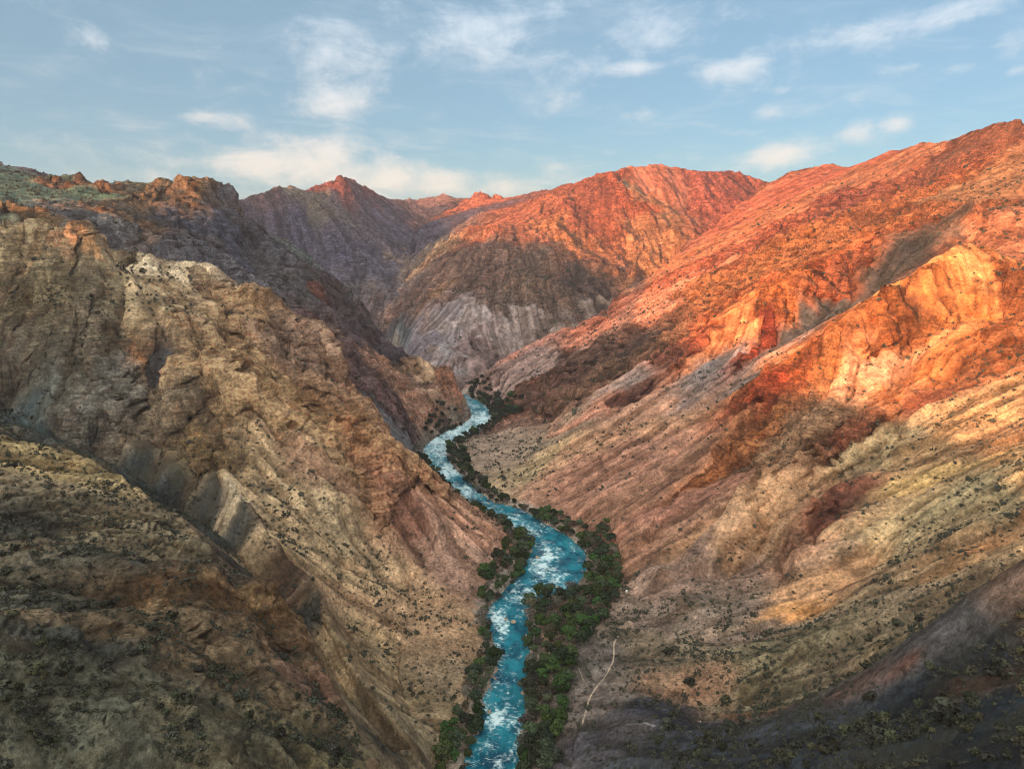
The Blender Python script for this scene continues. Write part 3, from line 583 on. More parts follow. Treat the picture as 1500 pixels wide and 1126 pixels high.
def plain_material(name, a, b_, scale, rough=.9):
    m = bpy.data.materials.new(name); t = NT_(nodes_of(m))
    pos = t.n('ShaderNodeTexCoord').outputs['Object']
    n = t.noise(pos, scale, 6, .7)
    col = t.mix(t.ramp(n, .3, .7), c4(*a), c4(*b_))
    bump = t.n('ShaderNodeBump', {'Strength': .6, 'Distance': .15, 'Height': n}).outputs[0]
    b = t.n('ShaderNodeBsdfPrincipled', {'Base Color': col, 'Roughness': rough, 'Normal': bump})
    t.t.links.new(b.outputs[0], t.n('ShaderNodeOutputMaterial').inputs[0])
    return m
def water_material():
    m = bpy.data.materials.new('glacial_water'); t = NT_(nodes_of(m))
    pos = t.n('ShaderNodeNewGeometry').outputs['Position']
    foam = t.n('ShaderNodeAttribute', attribute_name='foam').outputs['Fac']
    uv = t.n('ShaderNodeAttribute', attribute_name='flow').outputs['Vector']
    fl = t.n('ShaderNodeMapping', {'Vector': uv, 'Scale': (.2, .36, 1)}).outputs[0]
    n1 = t.noise(fl, 1.0, 6, .66, 1.8)
    n2 = t.noise(pos, 1.1, 4, .65, .5)
    ln = t.noise(t.n('ShaderNodeMapping', {'Vector': uv, 'Scale': (.5, .12, 1)}).outputs[0], 1.0, 6, .68, 1.5)
    k = t.math('ADD', t.math('MULTIPLY', foam, 1.1), t.math('MULTIPLY', t.math('SUBTRACT', n1, .5), 1.7))
    k = t.math('ADD', k, t.math('MULTIPLY', t.math('SUBTRACT', t.noise(pos, .22, 6, .66, 1.2), .5), 1.3))
    k = t.math('ADD', k, t.math('MULTIPLY', t.math('SUBTRACT', n2, .5), .35))
    f = t.ramp(k, .3, .92)
    col = t.mix(t.ramp(t.math('ADD', t.math('MULTIPLY', ln, .4), t.math('MULTIPLY', t.noise(pos, .07, 3), .6)), .36, .64), c4(6, 60, 80), c4(32, 126, 140))
    col = t.mix(t.math('MULTIPLY', f, .95), col, c4(205, 228, 228))
    bump = t.n('ShaderNodeBump', {'Strength': .7, 'Distance': .5, 'Height': t.math('ADD', t.math('MULTIPLY', n1, .8), t.math('MULTIPLY', n2, .4))}).outputs[0]
    b = t.n('ShaderNodeBsdfPrincipled', {'Base Color': col, 'Roughness': t.ramp(f, 0, 1, .3, .8), 'Normal': bump, 'IOR': 1.33, 'Specular IOR Level': .3})
    t.t.links.new(b.outputs[0], t.n('ShaderNodeOutputMaterial').inputs[0])
    return m
M_ground = ground_material(); M_water = water_material()
M_leaf = leaf_material('tree_leaves', (32, 52, 26), (50, 72, 34), (74, 90, 44))
M_grey = leaf_material('bare_twigs', (88, 80, 68), (104, 94, 78), (80, 84, 60))
M_shrub = leaf_material('shrub_leaves', (50, 52, 34), (72, 72, 46), (48, 58, 46))
M_bark = plain_material('bark', (84, 70, 56), (120, 104, 86), 3)
M_stone = plain_material('boulder_stone', (120, 104, 88), (178, 160, 138), 1.2)
M_pale = plain_material('pale_stone', (205, 198, 186), (240, 236, 228), 1.2)
M_path = plain_material('trodden_dust', (140, 124, 104), (184, 166, 140), .8)
M_wash = plain_material('dry_gravel', (96, 98, 100), (142, 140, 138), .7)

# ------------------------------------------------------------------ terrain objects
XYZ = np.stack([XF, YF, Zf], -1).reshape(-1, 3).astype(f32)
idx = np.arange(NT * NR, dtype=np.int32).reshape(NT, NR)
quads = np.stack([idx[:-1, :-1], idx[:-1, 1:], idx[1:, 1:], idx[1:, :-1]], -1).reshape(-1, 4)
fid = ids[:-1, :-1].ravel()
FORMS = {0: ('valley_floor', 'stony valley floor with grey gravel terraces along the turquoise river'),
         1: ('foreground_hill', 'olive scrubby hill filling the lower left corner'),
         2: ('rocky_spur', 'tan rocky spur with crags above the left bank of the river'),
         3: ('cliff', 'dark cliffs under the flat plateau on the left skyline'),
         4: ('mountain_peak', 'pointed blue-grey peak with red summit at the canyon head'),
         5: ('mountainside', 'orange and tan ribbed slope in front of the dark diagonal gully'),
         6: ('red_mountainside', 'tall red slope behind the dark diagonal gully, rising to the right skyline'),
         7: ('massif', 'brown and red massif with pale scree closing the canyon in the middle'),
         8: ('shaded_hill', 'dark blue-grey hillside in the lower right corner'),
         9: ('rock_knob', 'round-topped rock knob where the river bends out of sight')}
sf = streak.ravel(); tf = tint.reshape(-1, 3); rf = rock.ravel(); gf = gul.ravel(); vf = veg.ravel()
for k, (nm, lab) in FORMS.items():
    q = quads[fid == k]
    if not len(q): continue
    used = np.unique(q); remap = np.zeros(NT * NR, np.int32); remap[used] = np.arange(len(used))
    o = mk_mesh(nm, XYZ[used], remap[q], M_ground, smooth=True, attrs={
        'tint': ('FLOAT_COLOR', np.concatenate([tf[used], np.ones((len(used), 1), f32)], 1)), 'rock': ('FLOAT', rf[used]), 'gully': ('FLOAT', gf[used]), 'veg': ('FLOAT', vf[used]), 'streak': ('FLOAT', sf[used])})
    tag(o, lab, None, None, 'structure')
# country round about, out of the picture
hp = np.concatenate([hc, hc[:1]], 0); n = hp.shape[0]
th = -math.pi + np.arange(n) * dc; rr = RMIN * np.exp(np.arange(hp.shape[1]) * dc)
T_, R_ = np.meshgrid(th, rr, indexing='ij')
ax, ay = (R_ * np.sin(T_)).astype(f32), (R_ * np.cos(T_)).astype(f32)
az = hp + perlin(ax / 60, ay / 60, hp * 0, 51) * f32(10) * sstep(30, 120, R_).astype(f32)
ins = (np.abs(T_) < math.radians(HALF - .3)) & (R_ > R0 * 1.01) & (R_ < R1 * .99)
fq = np.arange(n * hp.shape[1], dtype=np.int32).reshape(n, -1)
qi = np.stack([fq[:-1, :-1], fq[:-1, 1:], fq[1:, 1:], fq[1:, :-1]], -1).reshape(-1, 4)
kill = (ins[:-1, :-1] & ins[:-1, 1:] & ins[1:, 1:] & ins[1:, :-1]).ravel()
qi = qi[~kill]; used = np.unique(qi); remap = np.zeros(fq.size, np.int32); remap[used] = np.arange(len(used))
nv = len(used)
o = mk_mesh('terrain', np.stack([ax, ay, az], -1).reshape(-1, 3)[used], remap[qi], M_ground, smooth=True, attrs={
    'tint': ('FLOAT_COLOR', np.tile(np.array([.2, .15, .1, 1], f32), (nv, 1))), 'rock': ('FLOAT', np.full(nv, .4)), 'gully': ('FLOAT', np.zeros(nv)), 'veg': ('FLOAT', np.full(nv, .5))})
tag(o, 'brown hill country beyond the edges of the canyon view', None, None, 'structure')
# ------------------------------------------------------------------ river
def river_mesh():
    pts = RIVC[(RIVC[:, 1] > 60) & (RIVC[:, 1] < 1330)]
    # smooth curve through the points
    out = []
    for i in range(len(pts) - 1):
        p0 = pts[max(i - 1, 0)]; p1 = pts[i]; p2 = pts[i + 1]; p3 = pts[min(i + 2, len(pts) - 1)]
        m = max(3, int(np.hypot(*(p2 - p1)[:2]) / .8))
        for s in np.linspace(0, 1, m, endpoint=False):
            out.append(.5 * (2 * p1 + (p2 - p0) * s + (2 * p0 - 5 * p1 + 4 * p2 - p3) * s * s + (3 * p1 - p0 - 3 * p2 + p3) * s ** 3))
    c = np.array(out); tn = np.gradient(c[:, :2], axis=0); tn /= np.hypot(tn[:, 0], tn[:, 1])[:, None]
    for _ in range(8): tn[1:-1] = (tn[:-2] + 2 * tn[1:-1] + tn[2:]) / 4
    nr_ = np.stack([tn[:, 1], -tn[:, 0]], 1)
    K = 56; u = np.linspace(-1, 1, K)
    w = c[:, 2] + 4.0
    x = c[:, 0, None] + nr_[:, 0, None] * u * w[:, None]; y = c[:, 1, None] + nr_[:, 1, None] * u * w[:, None]
    sdist = np.concatenate([[0], np.cumsum(np.hypot(*np.diff(c[:, :2], axis=0).T))])
    S = np.broadcast_to(sdist[:, None], x.shape).astype(f32); U = (u * w[:, None]).astype(f32); z0 = np.zeros_like(S)
    n1 = perlin(U / 5, S / 9, z0, 61); n2 = perlin(U / 2.2, S / 3.2, z0, 62); n3 = perlin(U / 14, S / 26, z0, 63); n4 = perlin(U / 30, S / 8, z0, 64)
    z = .35 + .45 * n1 + .35 * np.abs(n2) + .3 * n3
    foam = .16 + .12 * sstep(560, 760, y) + .5 * n3 + .35 * n1 + .35 * np.abs(n2)
    # named rapids: photo px
    for (px, py, r, a) in [(728, 905, 13, .75), (740, 925, 10, .6), (735, 1045, 13, .5), (722, 1055, 12, .6), (755, 1060, 11, .5), (758, 1098, 14, .5), (735, 1118, 12, .45), (745, 1020, 8, .3), (800, 815, 30, .25), (800, 840, 25, .3), (790, 775, 18, .3),
                           (700, 612, 26, .55), (668, 634, 25, .45), (640, 660, 25, .4), (660, 690, 22, .5), (690, 722, 18, .5), (632, 645, 14, .3), (760, 760, 20, .2), (770, 870, 24, .2)]:
        gx_, gy_, _ = PZ(px, py, 0); t = math.hypot(gx_, gy_); s = r * t / FOC * 1.1
        foam = foam + a * np.exp(-(((x - gx_) / s) ** 2 + ((y - gy_) / (s * 1.5)) ** 2)) * (.75 + 1.2 * n2)
        z = z + .8 * a * np.exp(-(((x - gx_) / s) ** 2 + ((y - gy_) / (s * 1.5)) ** 2)) * (.5 + n1 + np.abs(n2))
    i = np.arange(x.size, dtype=np.int32).reshape(x.shape)
    q = np.stack([i[:-1, :-1], i[:-1, 1:], i[1:, 1:], i[1:, :-1]], -1).reshape(-1, 4)
    o = mk_mesh('river', np.stack([x, y, z], -1).reshape(-1, 3), q, M_water, smooth=True, attrs={'foam': ('FLOAT', foam)})
    a = o.data.attributes.new('flow', 'FLOAT_VECTOR', 'POINT'); a.data.foreach_set('vector', np.stack([U, S, z0], -1).astype(f32).ravel())
    tag(o, 'turquoise white-water river winding along the canyon floor', None, None, 'structure')
river_mesh()

# ------------------------------------------------------------------ leafy clumps
def clump(n, lobes, size, seed, flat=.75):
    """n leaf-sized quads spread through a few overlapping lobes"""
    r = np.random.default_rng(seed); lob = np.array(lobes)      # x y z radius
    k = r.choice(len(lob), n, p=lob[:, 3] ** 2 / (lob[:, 3] ** 2).sum())
    v = r.normal(size=(n, 3)); v /= np.linalg.norm(v, axis=1)[:, None]
    rad = lob[k, 3] * (.55 + .5 * r.random(n) ** .6)
    c = lob[k, :3] + v * rad[:, None] * np.array([1, 1, flat])
    c[:, 2] = np.maximum(c[:, 2], .05)
    a = v + r.normal(size=(n, 3)) * .55; a /= np.linalg.norm(a, axis=1)[:, None]
    b = np.cross(a, r.normal(size=(n, 3))); b /= np.linalg.norm(b, axis=1)[:, None]
    e = np.cross(a, b); s = size * (.55 + .9 * r.random(n))[:, None]
    p = np.stack([c + b * s, c + e * s * .7, c - b * s, c - e * s * .7], 1) + r.normal(size=(n, 4, 3)) * size * .12
    return p.reshape(-1, 3), np.arange(4 * n).reshape(n, 4)
def tube(path, rads, sides=7):
    path = np.array(path, float); V = []; Fq = []
    for i, p in enumerate(path):
        t = path[min(i + 1, len(path) - 1)] - path[max(i - 1, 0)]; t /= np.linalg.norm(t)
        a = np.cross(t, [.3, 1, .2]); a /= np.linalg.norm(a); b = np.cross(t, a)
        for s in range(sides):
            g = 2 * math.pi * s / sides; V.append(p + rads[i] * (math.cos(g) * a + math.sin(g) * b))
    for i in range(len(path) - 1):
        for s in range(sides):
            Fq.append((i * sides + s, i * sides + (s + 1) % sides, (i + 1) * sides + (s + 1) % sides, (i + 1) * sides + s))
    return V, Fq
def trunk_mesh(hh, lobes, seed):
    r = random.Random(seed); V, Fq = tube([(0, 0, -.6), (.08, .05, hh * .25), (.15, -.1, hh * .5), (.1, .1, hh * .75)], [.34, .26, .18, .06])
    for lb in lobes[:6]:
        v, q = tube([(.1, 0, hh * r.uniform(.18, .4)), (lb[0] * .5, lb[1] * .5, lb[2] * .75), (lb[0], lb[1], lb[2])], [.14, .09, .03], 5)
        o = len(V); V += v; Fq += [tuple(o + i for i in x) for x in q]
    return V, Fq
TREES = []
for s in range(6):
    r = random.Random(100 + s); hh = [8.5, 7.5, 9.5, 6.5, 8.0, 5.5][s]; wd = [3.6, 3.9, 3.4, 3.2, 4.2, 3.0][s]
    lobes = [(0, 0, hh * .72, wd * .55)]
    for k in range(8):
        a = k * .785 + r.uniform(-.4, .4); q = r.uniform(.35, .8) * wd
        lobes.append((q * math.cos(a), q * math.sin(a), hh * r.uniform(.38, .78), wd * r.uniform(.22, .46)))
    cv, cq = clump(1500, lobes, .36, s)
    tv, tq = trunk_mesh(hh, lobes[1:], s)
    crown = bpy.data.meshes.new('crown'); crown.from_pydata(cv.tolist(), [], cq.tolist()); crown.materials.append(M_leaf)
    trunk = bpy.data.meshes.new('trunk'); trunk.from_pydata([tuple(p) for p in tv], [], tq); trunk.materials.append(M_bark)
    TREES.append((crown, trunk))
# two leafless grey ones
BARE = []
for s in range(2):
    r = random.Random(300 + s); hh = 6.0 + s; wd = 3.2
    lobes = [(0, 0, hh * .7, wd * .6)] + [(wd * .5 * math.cos(k), wd * .5 * math.sin(k), hh * r.uniform(.4, .75), wd * .4) for k in range(6)]
    cv, cq = clump(520, lobes, .30, 40 + s); tv, tq = trunk_mesh(hh, lobes[1:], 40 + s)
    crown = bpy.data.meshes.new('crown'); crown.from_pydata(cv.tolist(), [], cq.tolist()); crown.materials.append(M_grey)
    trunk = bpy.data.meshes.new('trunk'); trunk.from_pydata([tuple(p) for p in tv], [], tq); trunk.materials.append(M_bark)
    BARE.append((crown, trunk))
TREE_COUNT = 0; LEAFY = []
def tree(x, y, kind, scale, label, group):
    global TREE_COUNT
    TREE_COUNT += 1
    bare = kind == 'bare'; crown, trunk = (BARE if bare else TREES)[random.randrange(2 if bare else 6)]
    e = bpy.data.objects.new('riverside_tree' if not bare else 'bare_tree', None); COL.objects.link(e)
    e.location = (x, y, zat(x, y) - .1); e.rotation_euler = (0, 0, random.uniform(0, 6.28)); e.scale = (scale * random.uniform(.9, 1.1), scale * random.uniform(.9, 1.1), scale)
    link('crown', crown, e); link('trunk', trunk, e)
    tag(e, label, 'tree', group)
GROVES = [  # polygon in photo px, spacing m, scale, share of bare trees, label, group
    ([(864, 800), (888, 786), (908, 850), (904, 886), (874, 932), (838, 980), (800, 990), (776, 972), (774, 940), (770, 880), (790, 862), (858, 868)], 6.6, 1.3, .24,
     'green tree in the wide grove on the inside of the near river bend', 'trees of the wide grove at the near bend'),
    ([(776, 975), (836, 978), (826, 1060), (806, 1130), (762, 1130), (768, 1050), (766, 1000)], 6.4, 1.25, .12, 'dark tree in the strip between the near rapids and the footpath', 'trees between near rapids and footpath'),
    ([(712, 936), (730, 960), (720, 1005), (704, 1050), (686, 1130), (630, 1130), (656, 1062), (690, 990)], 6.6, 1.15, .08, 'dark tree on the steep left bank beside the near rapids', 'trees on left bank beside the near rapids'),
    ([(706, 856), (728, 848), (736, 866), (718, 890), (714, 934), (702, 925)], 6.0, 1.0, .25, 'small tree at the foot of the tan slope left of the white rapid', 'trees at foot of tan slope'),
    ([(744, 782), (776, 774), (782, 806), (768, 834), (742, 856), (718, 852), (732, 824), (748, 812)], 6.2, 1.15, .15, 'tree on the left bank where the river narrows before the near bend', 'trees on left bank before near bend'),
    ([(780, 748), (812, 755), (850, 776), (876, 796), (858, 802), (826, 781), (788, 760)], 6.6, 1.15, .1, 'tree in the line along the outer bank above the near bend', 'trees along outer bank above near bend'),
    ([(662, 655), (680, 662), (694, 690), (718, 714), (758, 736), (784, 748), (770, 756), (726, 738), (700, 718), (678, 698), (656, 672)], 6.4, 1.1, .2, 'tree in the belt between the middle rapids and the pale terrace', 'trees beside the pale terrace'),
    ([(614, 676), (634, 688), (652, 712), (676, 736), (712, 752), (752, 770), (748, 778), (706, 762), (668, 744), (634, 718), (612, 690)], 6.8, 1.05, .12, 'tree below the left slope along the middle rapids', 'trees below left slope along middle rapids'),
    ([(690, 572), (712, 578), (736, 588), (768, 602), (758, 613), (724, 612), (716, 600), (690, 588)], 7.2, 1.2, 0, 'far dark tree beside the upper bend opposite the rock knob', 'trees opposite the rock knob'),
    ([(720, 612), (740, 614), (716, 632), (694, 642), (672, 652), (656, 662), (652, 650), (676, 640), (700, 628)], 6.8, 1.05, .1, 'tree on the inside of the upper bend above the pale terrace', 'trees inside the upper bend'),
    ([(640, 622), (662, 619), (684, 619), (676, 626), (650, 632), (626, 642), (620, 640)], 7.4, 1.0, 0, 'tree crouched under the face of the rock knob', 'trees under the rock knob'),
]
for poly, sp, scl, bare, lab, grp in GROVES:
    W = [PZ(px, py, 4.0)[:2] for px, py in poly]
    xs_ = [p[0] for p in W]; ys_ = [p[1] for p in W]
    pts = []; rr_ = random.Random(int(poly[0][0] * 7 + poly[0][1]))
    for _ in range(4000):
        x, y = rr_.uniform(min(xs_), max(xs_)), rr_.uniform(min(ys_), max(ys_))
        if not pip(np.array([x]), np.array([y]), W)[0]: continue
        if any((x - a) ** 2 + (y - b) ** 2 < (sp * .82) ** 2 for a, b in pts): continue
        if zat(x, y) < -1.2: continue
        pts.append((x, y))
    for x, y in pts:
        isb = rr_.random() < bare
        sz = scl * rr_.uniform(.6, 1.2)
        if isb: tree(x, y, 'bare', sz, 'grey leafless tree among the ' + grp, 'leafless ' + grp)
        else: LEAFY.append((sz / math.hypot(x, y), x, y, sz, lab, grp))
LEAFY.sort(reverse=True)
for _, x, y, sz, lab, grp in LEAFY[:294]: tree(x, y, 'leafy', sz, lab, grp)
if LEAFY[294:]:
    TV = []; CR = [np.array([tuple(v.co) for v in c.vertices]) for c, _ in TREES]
    for k, (_, x, y, sz, lab, grp) in enumerate(LEAFY[294:]):
        v = CR[k % 6]; a = random.uniform(0, 6.28)
        TV.append(np.stack([v[:, 0] * math.cos(a) - v[:, 1] * math.sin(a), v[:, 0] * math.sin(a) + v[:, 1] * math.cos(a), v[:, 2]], -1) * sz + np.array([x, y, zat(x, y) - .1]))
    TV = np.concatenate(TV)
    tag(mk_mesh('riverside_thicket', TV, np.arange(len(TV)).reshape(-1, 4), M_leaf), 'mass of small far green trees along the upper river banks', 'trees', None, 'stuff')
print('TREES', TREE_COUNT)

# ------------------------------------------------------------------ boulders
ROCKS = []
for s in range(6):
    r = np.random.default_rng(500 + s)
    import bmesh
    bm = bmesh.new(); bmesh.ops.create_icosphere(bm, subdivisions=3, radius=1)
    ax_ = r.uniform(.7, 1.3, 3)
    planes = [(v / np.linalg.norm(v), r.uniform(.55, .9)) for v in r.normal(size=(9, 3))]
    for v in bm.verts:
        p = np.array(v.co)
        for nrm, dd in planes:
            k = p @ nrm - dd
            if k > 0: p = p - nrm * k * .9
        p = p * ax_ + r.normal(size=3) * .02
        p[2] *= .75; v.co = p
    me = bpy.data.meshes.new('boulder'); bm.to_mesh(me); bm.free(); ROCKS.append(me)
ROCKP = []
for me in ROCKS:
    a = me.copy(); a.materials.append(M_pale); ROCKP.append(a); me.materials.append(M_stone)
def boulder(px, py, size, label, pale=False, z=None, group=None):
    if z is not None: x, y, _ = PZ(px, py, z); zz = z
    else: (x, y, _), _ = ground_at(px, py); zz = zat(x, y)
    o = link('boulder', random.choice(ROCKP if pale else ROCKS)); o.location = (x, y, zz + size * .15); o.scale = (size, size * random.uniform(.8, 1.1), size * random.uniform(.8, 1))
    o.rotation_euler = (0, 0, random.uniform(0, 6.28)); tag(o, label, 'boulder', group)
boulder(717, 1043, 2.2, 'tan boulder standing alone in the water by the left bank of the near rapids', z=.4)
boulder(752, 911, 2.0, 'brown boulder splitting the white rapid at the top of the chute', z=.4)
boulder(742, 908, 1.3, 'smaller brown rock left of the boulder in the white rapid', z=.4)
boulder(787, 817, 2.0, 'dark boulder in midstream at the near bend', z=.4)
boulder(918, 866, 1.2, 'white boulder at the slope foot right of the grove', True, 9)
boulder(931, 890, 1.2, 'white boulder on the red soil patch above the footpath', True, 9.5)
boulder(909, 862, .8, 'small white stone nearest the grove edge', True, 8)
boulder(848, 985, .9, 'white stone at the end of the thin side track', True, 6)
boulder(1027, 1070, 1.0, 'lone white stone on the dark scrub flat', True, None)
boulder(863, 1042, .9, 'pale stone beside the footpath below its fork', True, 7)
for i, (px, py, s) in enumerate([(700, 742, 1.3), (690, 735, 1.1), (716, 738, 1.5), (725, 742, 1.2), (680, 716, 1.0), (655, 648, 1.4), (650, 652, 1.2), (684, 638, 1.1), (668, 706, 1.2), (735, 746, 1.1), (706, 736, .9)]):
    boulder(px, py, s, 'wet brown rock in the boulder choke of the middle rapids', False, .4, 'rocks in the middle rapids')
for i in range(120):
    k = random.randrange(3, len(RIVER) - 2); a, b, y = RIVER[k]; f = random.random(); a2, b2, y2 = RIVER[k + 1]
    sd = random.random() < .5; px = (b + (b2 - b) * f + random.uniform(-1, 5)) if sd else (a + (a2 - a) * f - random.uniform(-1, 5))
    boulder(px, y + (y2 - y) * f, random.uniform(.4, 1.2), 'brown rock lying along the water line of the ' + ('right' if sd else 'left') + ' bank', False, .6, 'rocks along the ' + ('right' if sd else 'left') + ' water line')

# ------------------------------------------------------------------ footpath
def ribbon(name, pix, width, label, mat=None):
    c = []
    P3 = [PZ(px, py, z) if z is not None else ground_at(px, py)[0] for px, py, z in pix]
    for a, b in zip(P3[:-1], P3[1:]):
        m = max(2, int(math.hypot(b[0] - a[0], b[1] - a[1]) / .7))
        for s in np.linspace(0, 1, m, endpoint=False): c.append((a[0] + (b[0] - a[0]) * s, a[1] + (b[1] - a[1]) * s))
    c = np.array(c)
    for _ in range(6): c[1:-1] = (c[:-2] + 2 * c[1:-1] + c[2:]) / 4
    tn = np.gradient(c, axis=0); tn /= np.hypot(*tn.T)[:, None]; V = []
    for i, (p, q) in enumerate(zip(c, tn)):
        w = width * (.8 + .35 * math.sin(i * .9) * math.sin(i * .37))
        for u in np.linspace(-1, 1, 7):
            x, y = p[0] + q[1] * u * w, p[1] - q[0] * u * w; V.append((x, y, zat(x, y) + .16 * (1 - .7 * abs(u))))
    i = np.arange(len(V)).reshape(-1, 7)
    o = mk_mesh(name, V, np.stack([i[:-1, :-1], i[:-1, 1:], i[1:, 1:], i[1:, :-1]], -1).reshape(-1, 4), mat or M_path, smooth=True)
    tag(o, label, None, None, 'structure')
ribbon('footpath', [(911, 926, 9), (904, 938, 9), (899, 950, 9), (899, 966, 9), (897, 978, 9), (891, 992, 8.5), (884, 1004, 8), (874, 1014, 8), (868, 1022, 8), (862, 1036, 7.5), (858, 1056, 7), (850, 1080, 7)], .55, 'pale trodden footpath curving over the terrace to the river grove')
ribbon('footpath', [(848, 984, 6), (851, 992, 6.5), (856, 1004, 7), (862, 1016, 7.5)], .22, 'thin side track leaving the footpath towards the trees')

ribbon('dry_streambed', [(842, 1094, None), (880, 1076, None), (920, 1074, None), (960, 1078, None), (1000, 1084, None), (1030, 1090, None), (1067, 1099, None), (1127, 1103, None), (1167, 1092, None), (1200, 1080, None)], .9, 'thin pale dry streambed crossing the dark scrub flat at the lower edge', M_wash)
# ------------------------------------------------------------------ shrubs on the slopes
area = CELL ** 2 * np.sqrt(1 + sl2 ** 2)
patch = perlin(X / 22, Y / 22, h / 22, 71) + .6 * perlin(X / 7, Y / 7, h / 7, 72)
dens = veg ** 1.4 * (.05 + .24 * sstep(-.15, .45, patch)) * (1 - .8 * rock * sstep(.8, 1.3, sl2)) * sstep(1.5, .8, sl2)
dens = np.where((ids == 0) & (DR - HW < 5), 0, dens) * (RR[None] < 1500)
dens = dens * (np.abs(TH)[:, None] < math.radians(48))
dens = np.where((ids == 1) | (ids == 8), dens * 1.9 + .004, dens)
dens = dens * (1 + 1.2 * sstep(.1, -.5, gul))
dens = np.where(RR[None] > 700, dens * .6, dens)
lam = (dens * area).ravel()
num_ = rng.poisson(lam)
sel = np.repeat(np.nonzero(num_)[0], num_[num_ > 0])
q_ = XYZ[sel]; ppx, ppy, pw = project(q_[:, 0], q_[:, 1], q_[:, 2])
inv = (ppx > -20) & (ppx < 1520) & (ppy > 0) & (ppy < 1150) & (pw < 1.12 * ZB[np.clip(ppx / 8, 0, 189).astype(int), np.clip(ppy / 8, 0, 141).astype(int)])
sel = sel[inv | (rng.random(len(sel)) < .3)]
print('SHRUBS', len(sel))
if len(sel) > 210000: sel = rng.choice(sel, 210000, replace=False)
pos = XYZ[sel] + np.concatenate([rng.uniform(-.5, .5, (len(sel), 2)) * CELL.ravel()[sel][:, None], np.zeros((len(sel), 1))], 1)
size = rng.gamma(2.2, .27, len(sel)) + .32
dist = np.hypot(pos[:, 0], pos[:, 1]); size *= np.where(dist > 600, 1.35, 1) * np.where((dist < 330) & (rng.random(len(sel)) < .12), 1.7, 1)
ppx, ppy, pw = project(pos[:, 0], pos[:, 1], pos[:, 2])
visible = (ppx > 0) & (ppx < 1500) & (ppy > 0) & (ppy < 1126)
vz = ZB[np.clip(ppx / 8, 0, 189).astype(int), np.clip(ppy / 8, 0, 141).astype(int)]
visible &= pw < vz * 1.12
show = np.where(visible, size / pw, 0)
order = np.argsort(-show)
big_, rest = order[:290], order[290:]
SHR = []
for s in range(5):
    cv, cq = clump(90, [(0, 0, .45, .75), (.4, .1, .35, .5), (-.3, .35, .4, .5), (-.1, -.4, .3, .5)], .24, 200 + s, .7)
    me = bpy.data.meshes.new('shrub'); me.from_pydata(cv.tolist(), [], cq.tolist()); me.materials.append(M_shrub); SHR.append(me)
WHERE = {1: 'on the scrubby hill in the lower left corner', 2: 'on the tan slope left of the river', 5: 'on the tan slope right of the river', 8: 'on the dark hillside in the lower right corner', 0: 'on the valley terrace by the footpath'}
idf = ids.ravel()
for k in big_:
    o = link('shrub', SHR[int(rng.integers(5))]); s = float(size[k])
    o.location = tuple(map(float, pos[k] - np.array([0, 0, .1]))); o.scale = (s, s, s * .9); o.rotation_euler = (0, 0, float(rng.uniform(0, 6.28)))
    w = WHERE.get(int(idf[sel[k]]), 'on the rocky slope')
    tag(o, 'small dark rounded desert shrub growing ' + w, 'shrub', 'shrubs ' + w)
V = []; n0 = 0
for (lo, hi, nf) in ((0, 300, 60), (300, 520, 16), (520, 9000, 8)):
    m = rest[(dist[rest] >= lo) & (dist[rest] < hi)]
    if not len(m): continue
    base = []
    for s in range(8):
        cv, cq = clump(nf, [(0, 0, .4, .75), (.35, .1, .3, .5), (-.3, .3, .35, .5)], .24 * math.sqrt(90 / nf) * .72, 300 + s, .7); base.append(cv)
    B = np.array(base)[rng.integers(0, 8, len(m))]
    a = rng.uniform(0, 6.28, len(m)); ca, sa = np.cos(a)[:, None], np.sin(a)[:, None]
    x = B[:, :, 0] * ca - B[:, :, 1] * sa; y = B[:, :, 0] * sa + B[:, :, 1] * ca
    V.append((np.stack([x, y, B[:, :, 2]], -1) * size[m][:, None, None] + pos[m][:, None, :] - np.array([0, 0, .1])).reshape(-1, 3))
V = np.concatenate(V)
o = mk_mesh('scrub_vegetation', V, np.arange(len(V)).reshape(-1, 4), M_shrub)
tag(o, 'thousands of small dark shrubs dotted over the canyon slopes', 'shrubs', None, 'stuff')

# ------------------------------------------------------------------ light, sky, camera
AZ, EL = math.radians(225), math.radians(7.3)
from mathutils import Vector
tos = Vector((math.sin(AZ) * math.cos(EL), math.cos(AZ) * math.cos(EL), math.sin(EL)))
sun = bpy.data.lights.new('sun', 'SUN'); sun.energy = 5.0; sun.angle = math.radians(.8); sun.color = (1.0, .46, .19)
so = bpy.data.objects.new('sun', sun); COL.objects.link(so); so.rotation_euler = tos.to_track_quat('Z', 'Y').to_euler()
w = bpy.data.worlds.new('World'); sc.world = w; w.use_nodes = True; w.node_tree.nodes.clear(); t = NT_(w.node_tree)
sky = t.n('ShaderNodeTexSky', sky_type='NISHITA', sun_disc=False, sun_elevation=EL, sun_rotation=AZ, altitude=1200, air_density=1.0, dust_density=.35, ozone_density=3.0)
dirv = t.n('ShaderNodeTexCoord').outputs['Generated']
sep = t.n('ShaderNodeSeparateXYZ', {0: dirv})
zc = t.math('MAXIMUM', sep.outputs[2], .03)
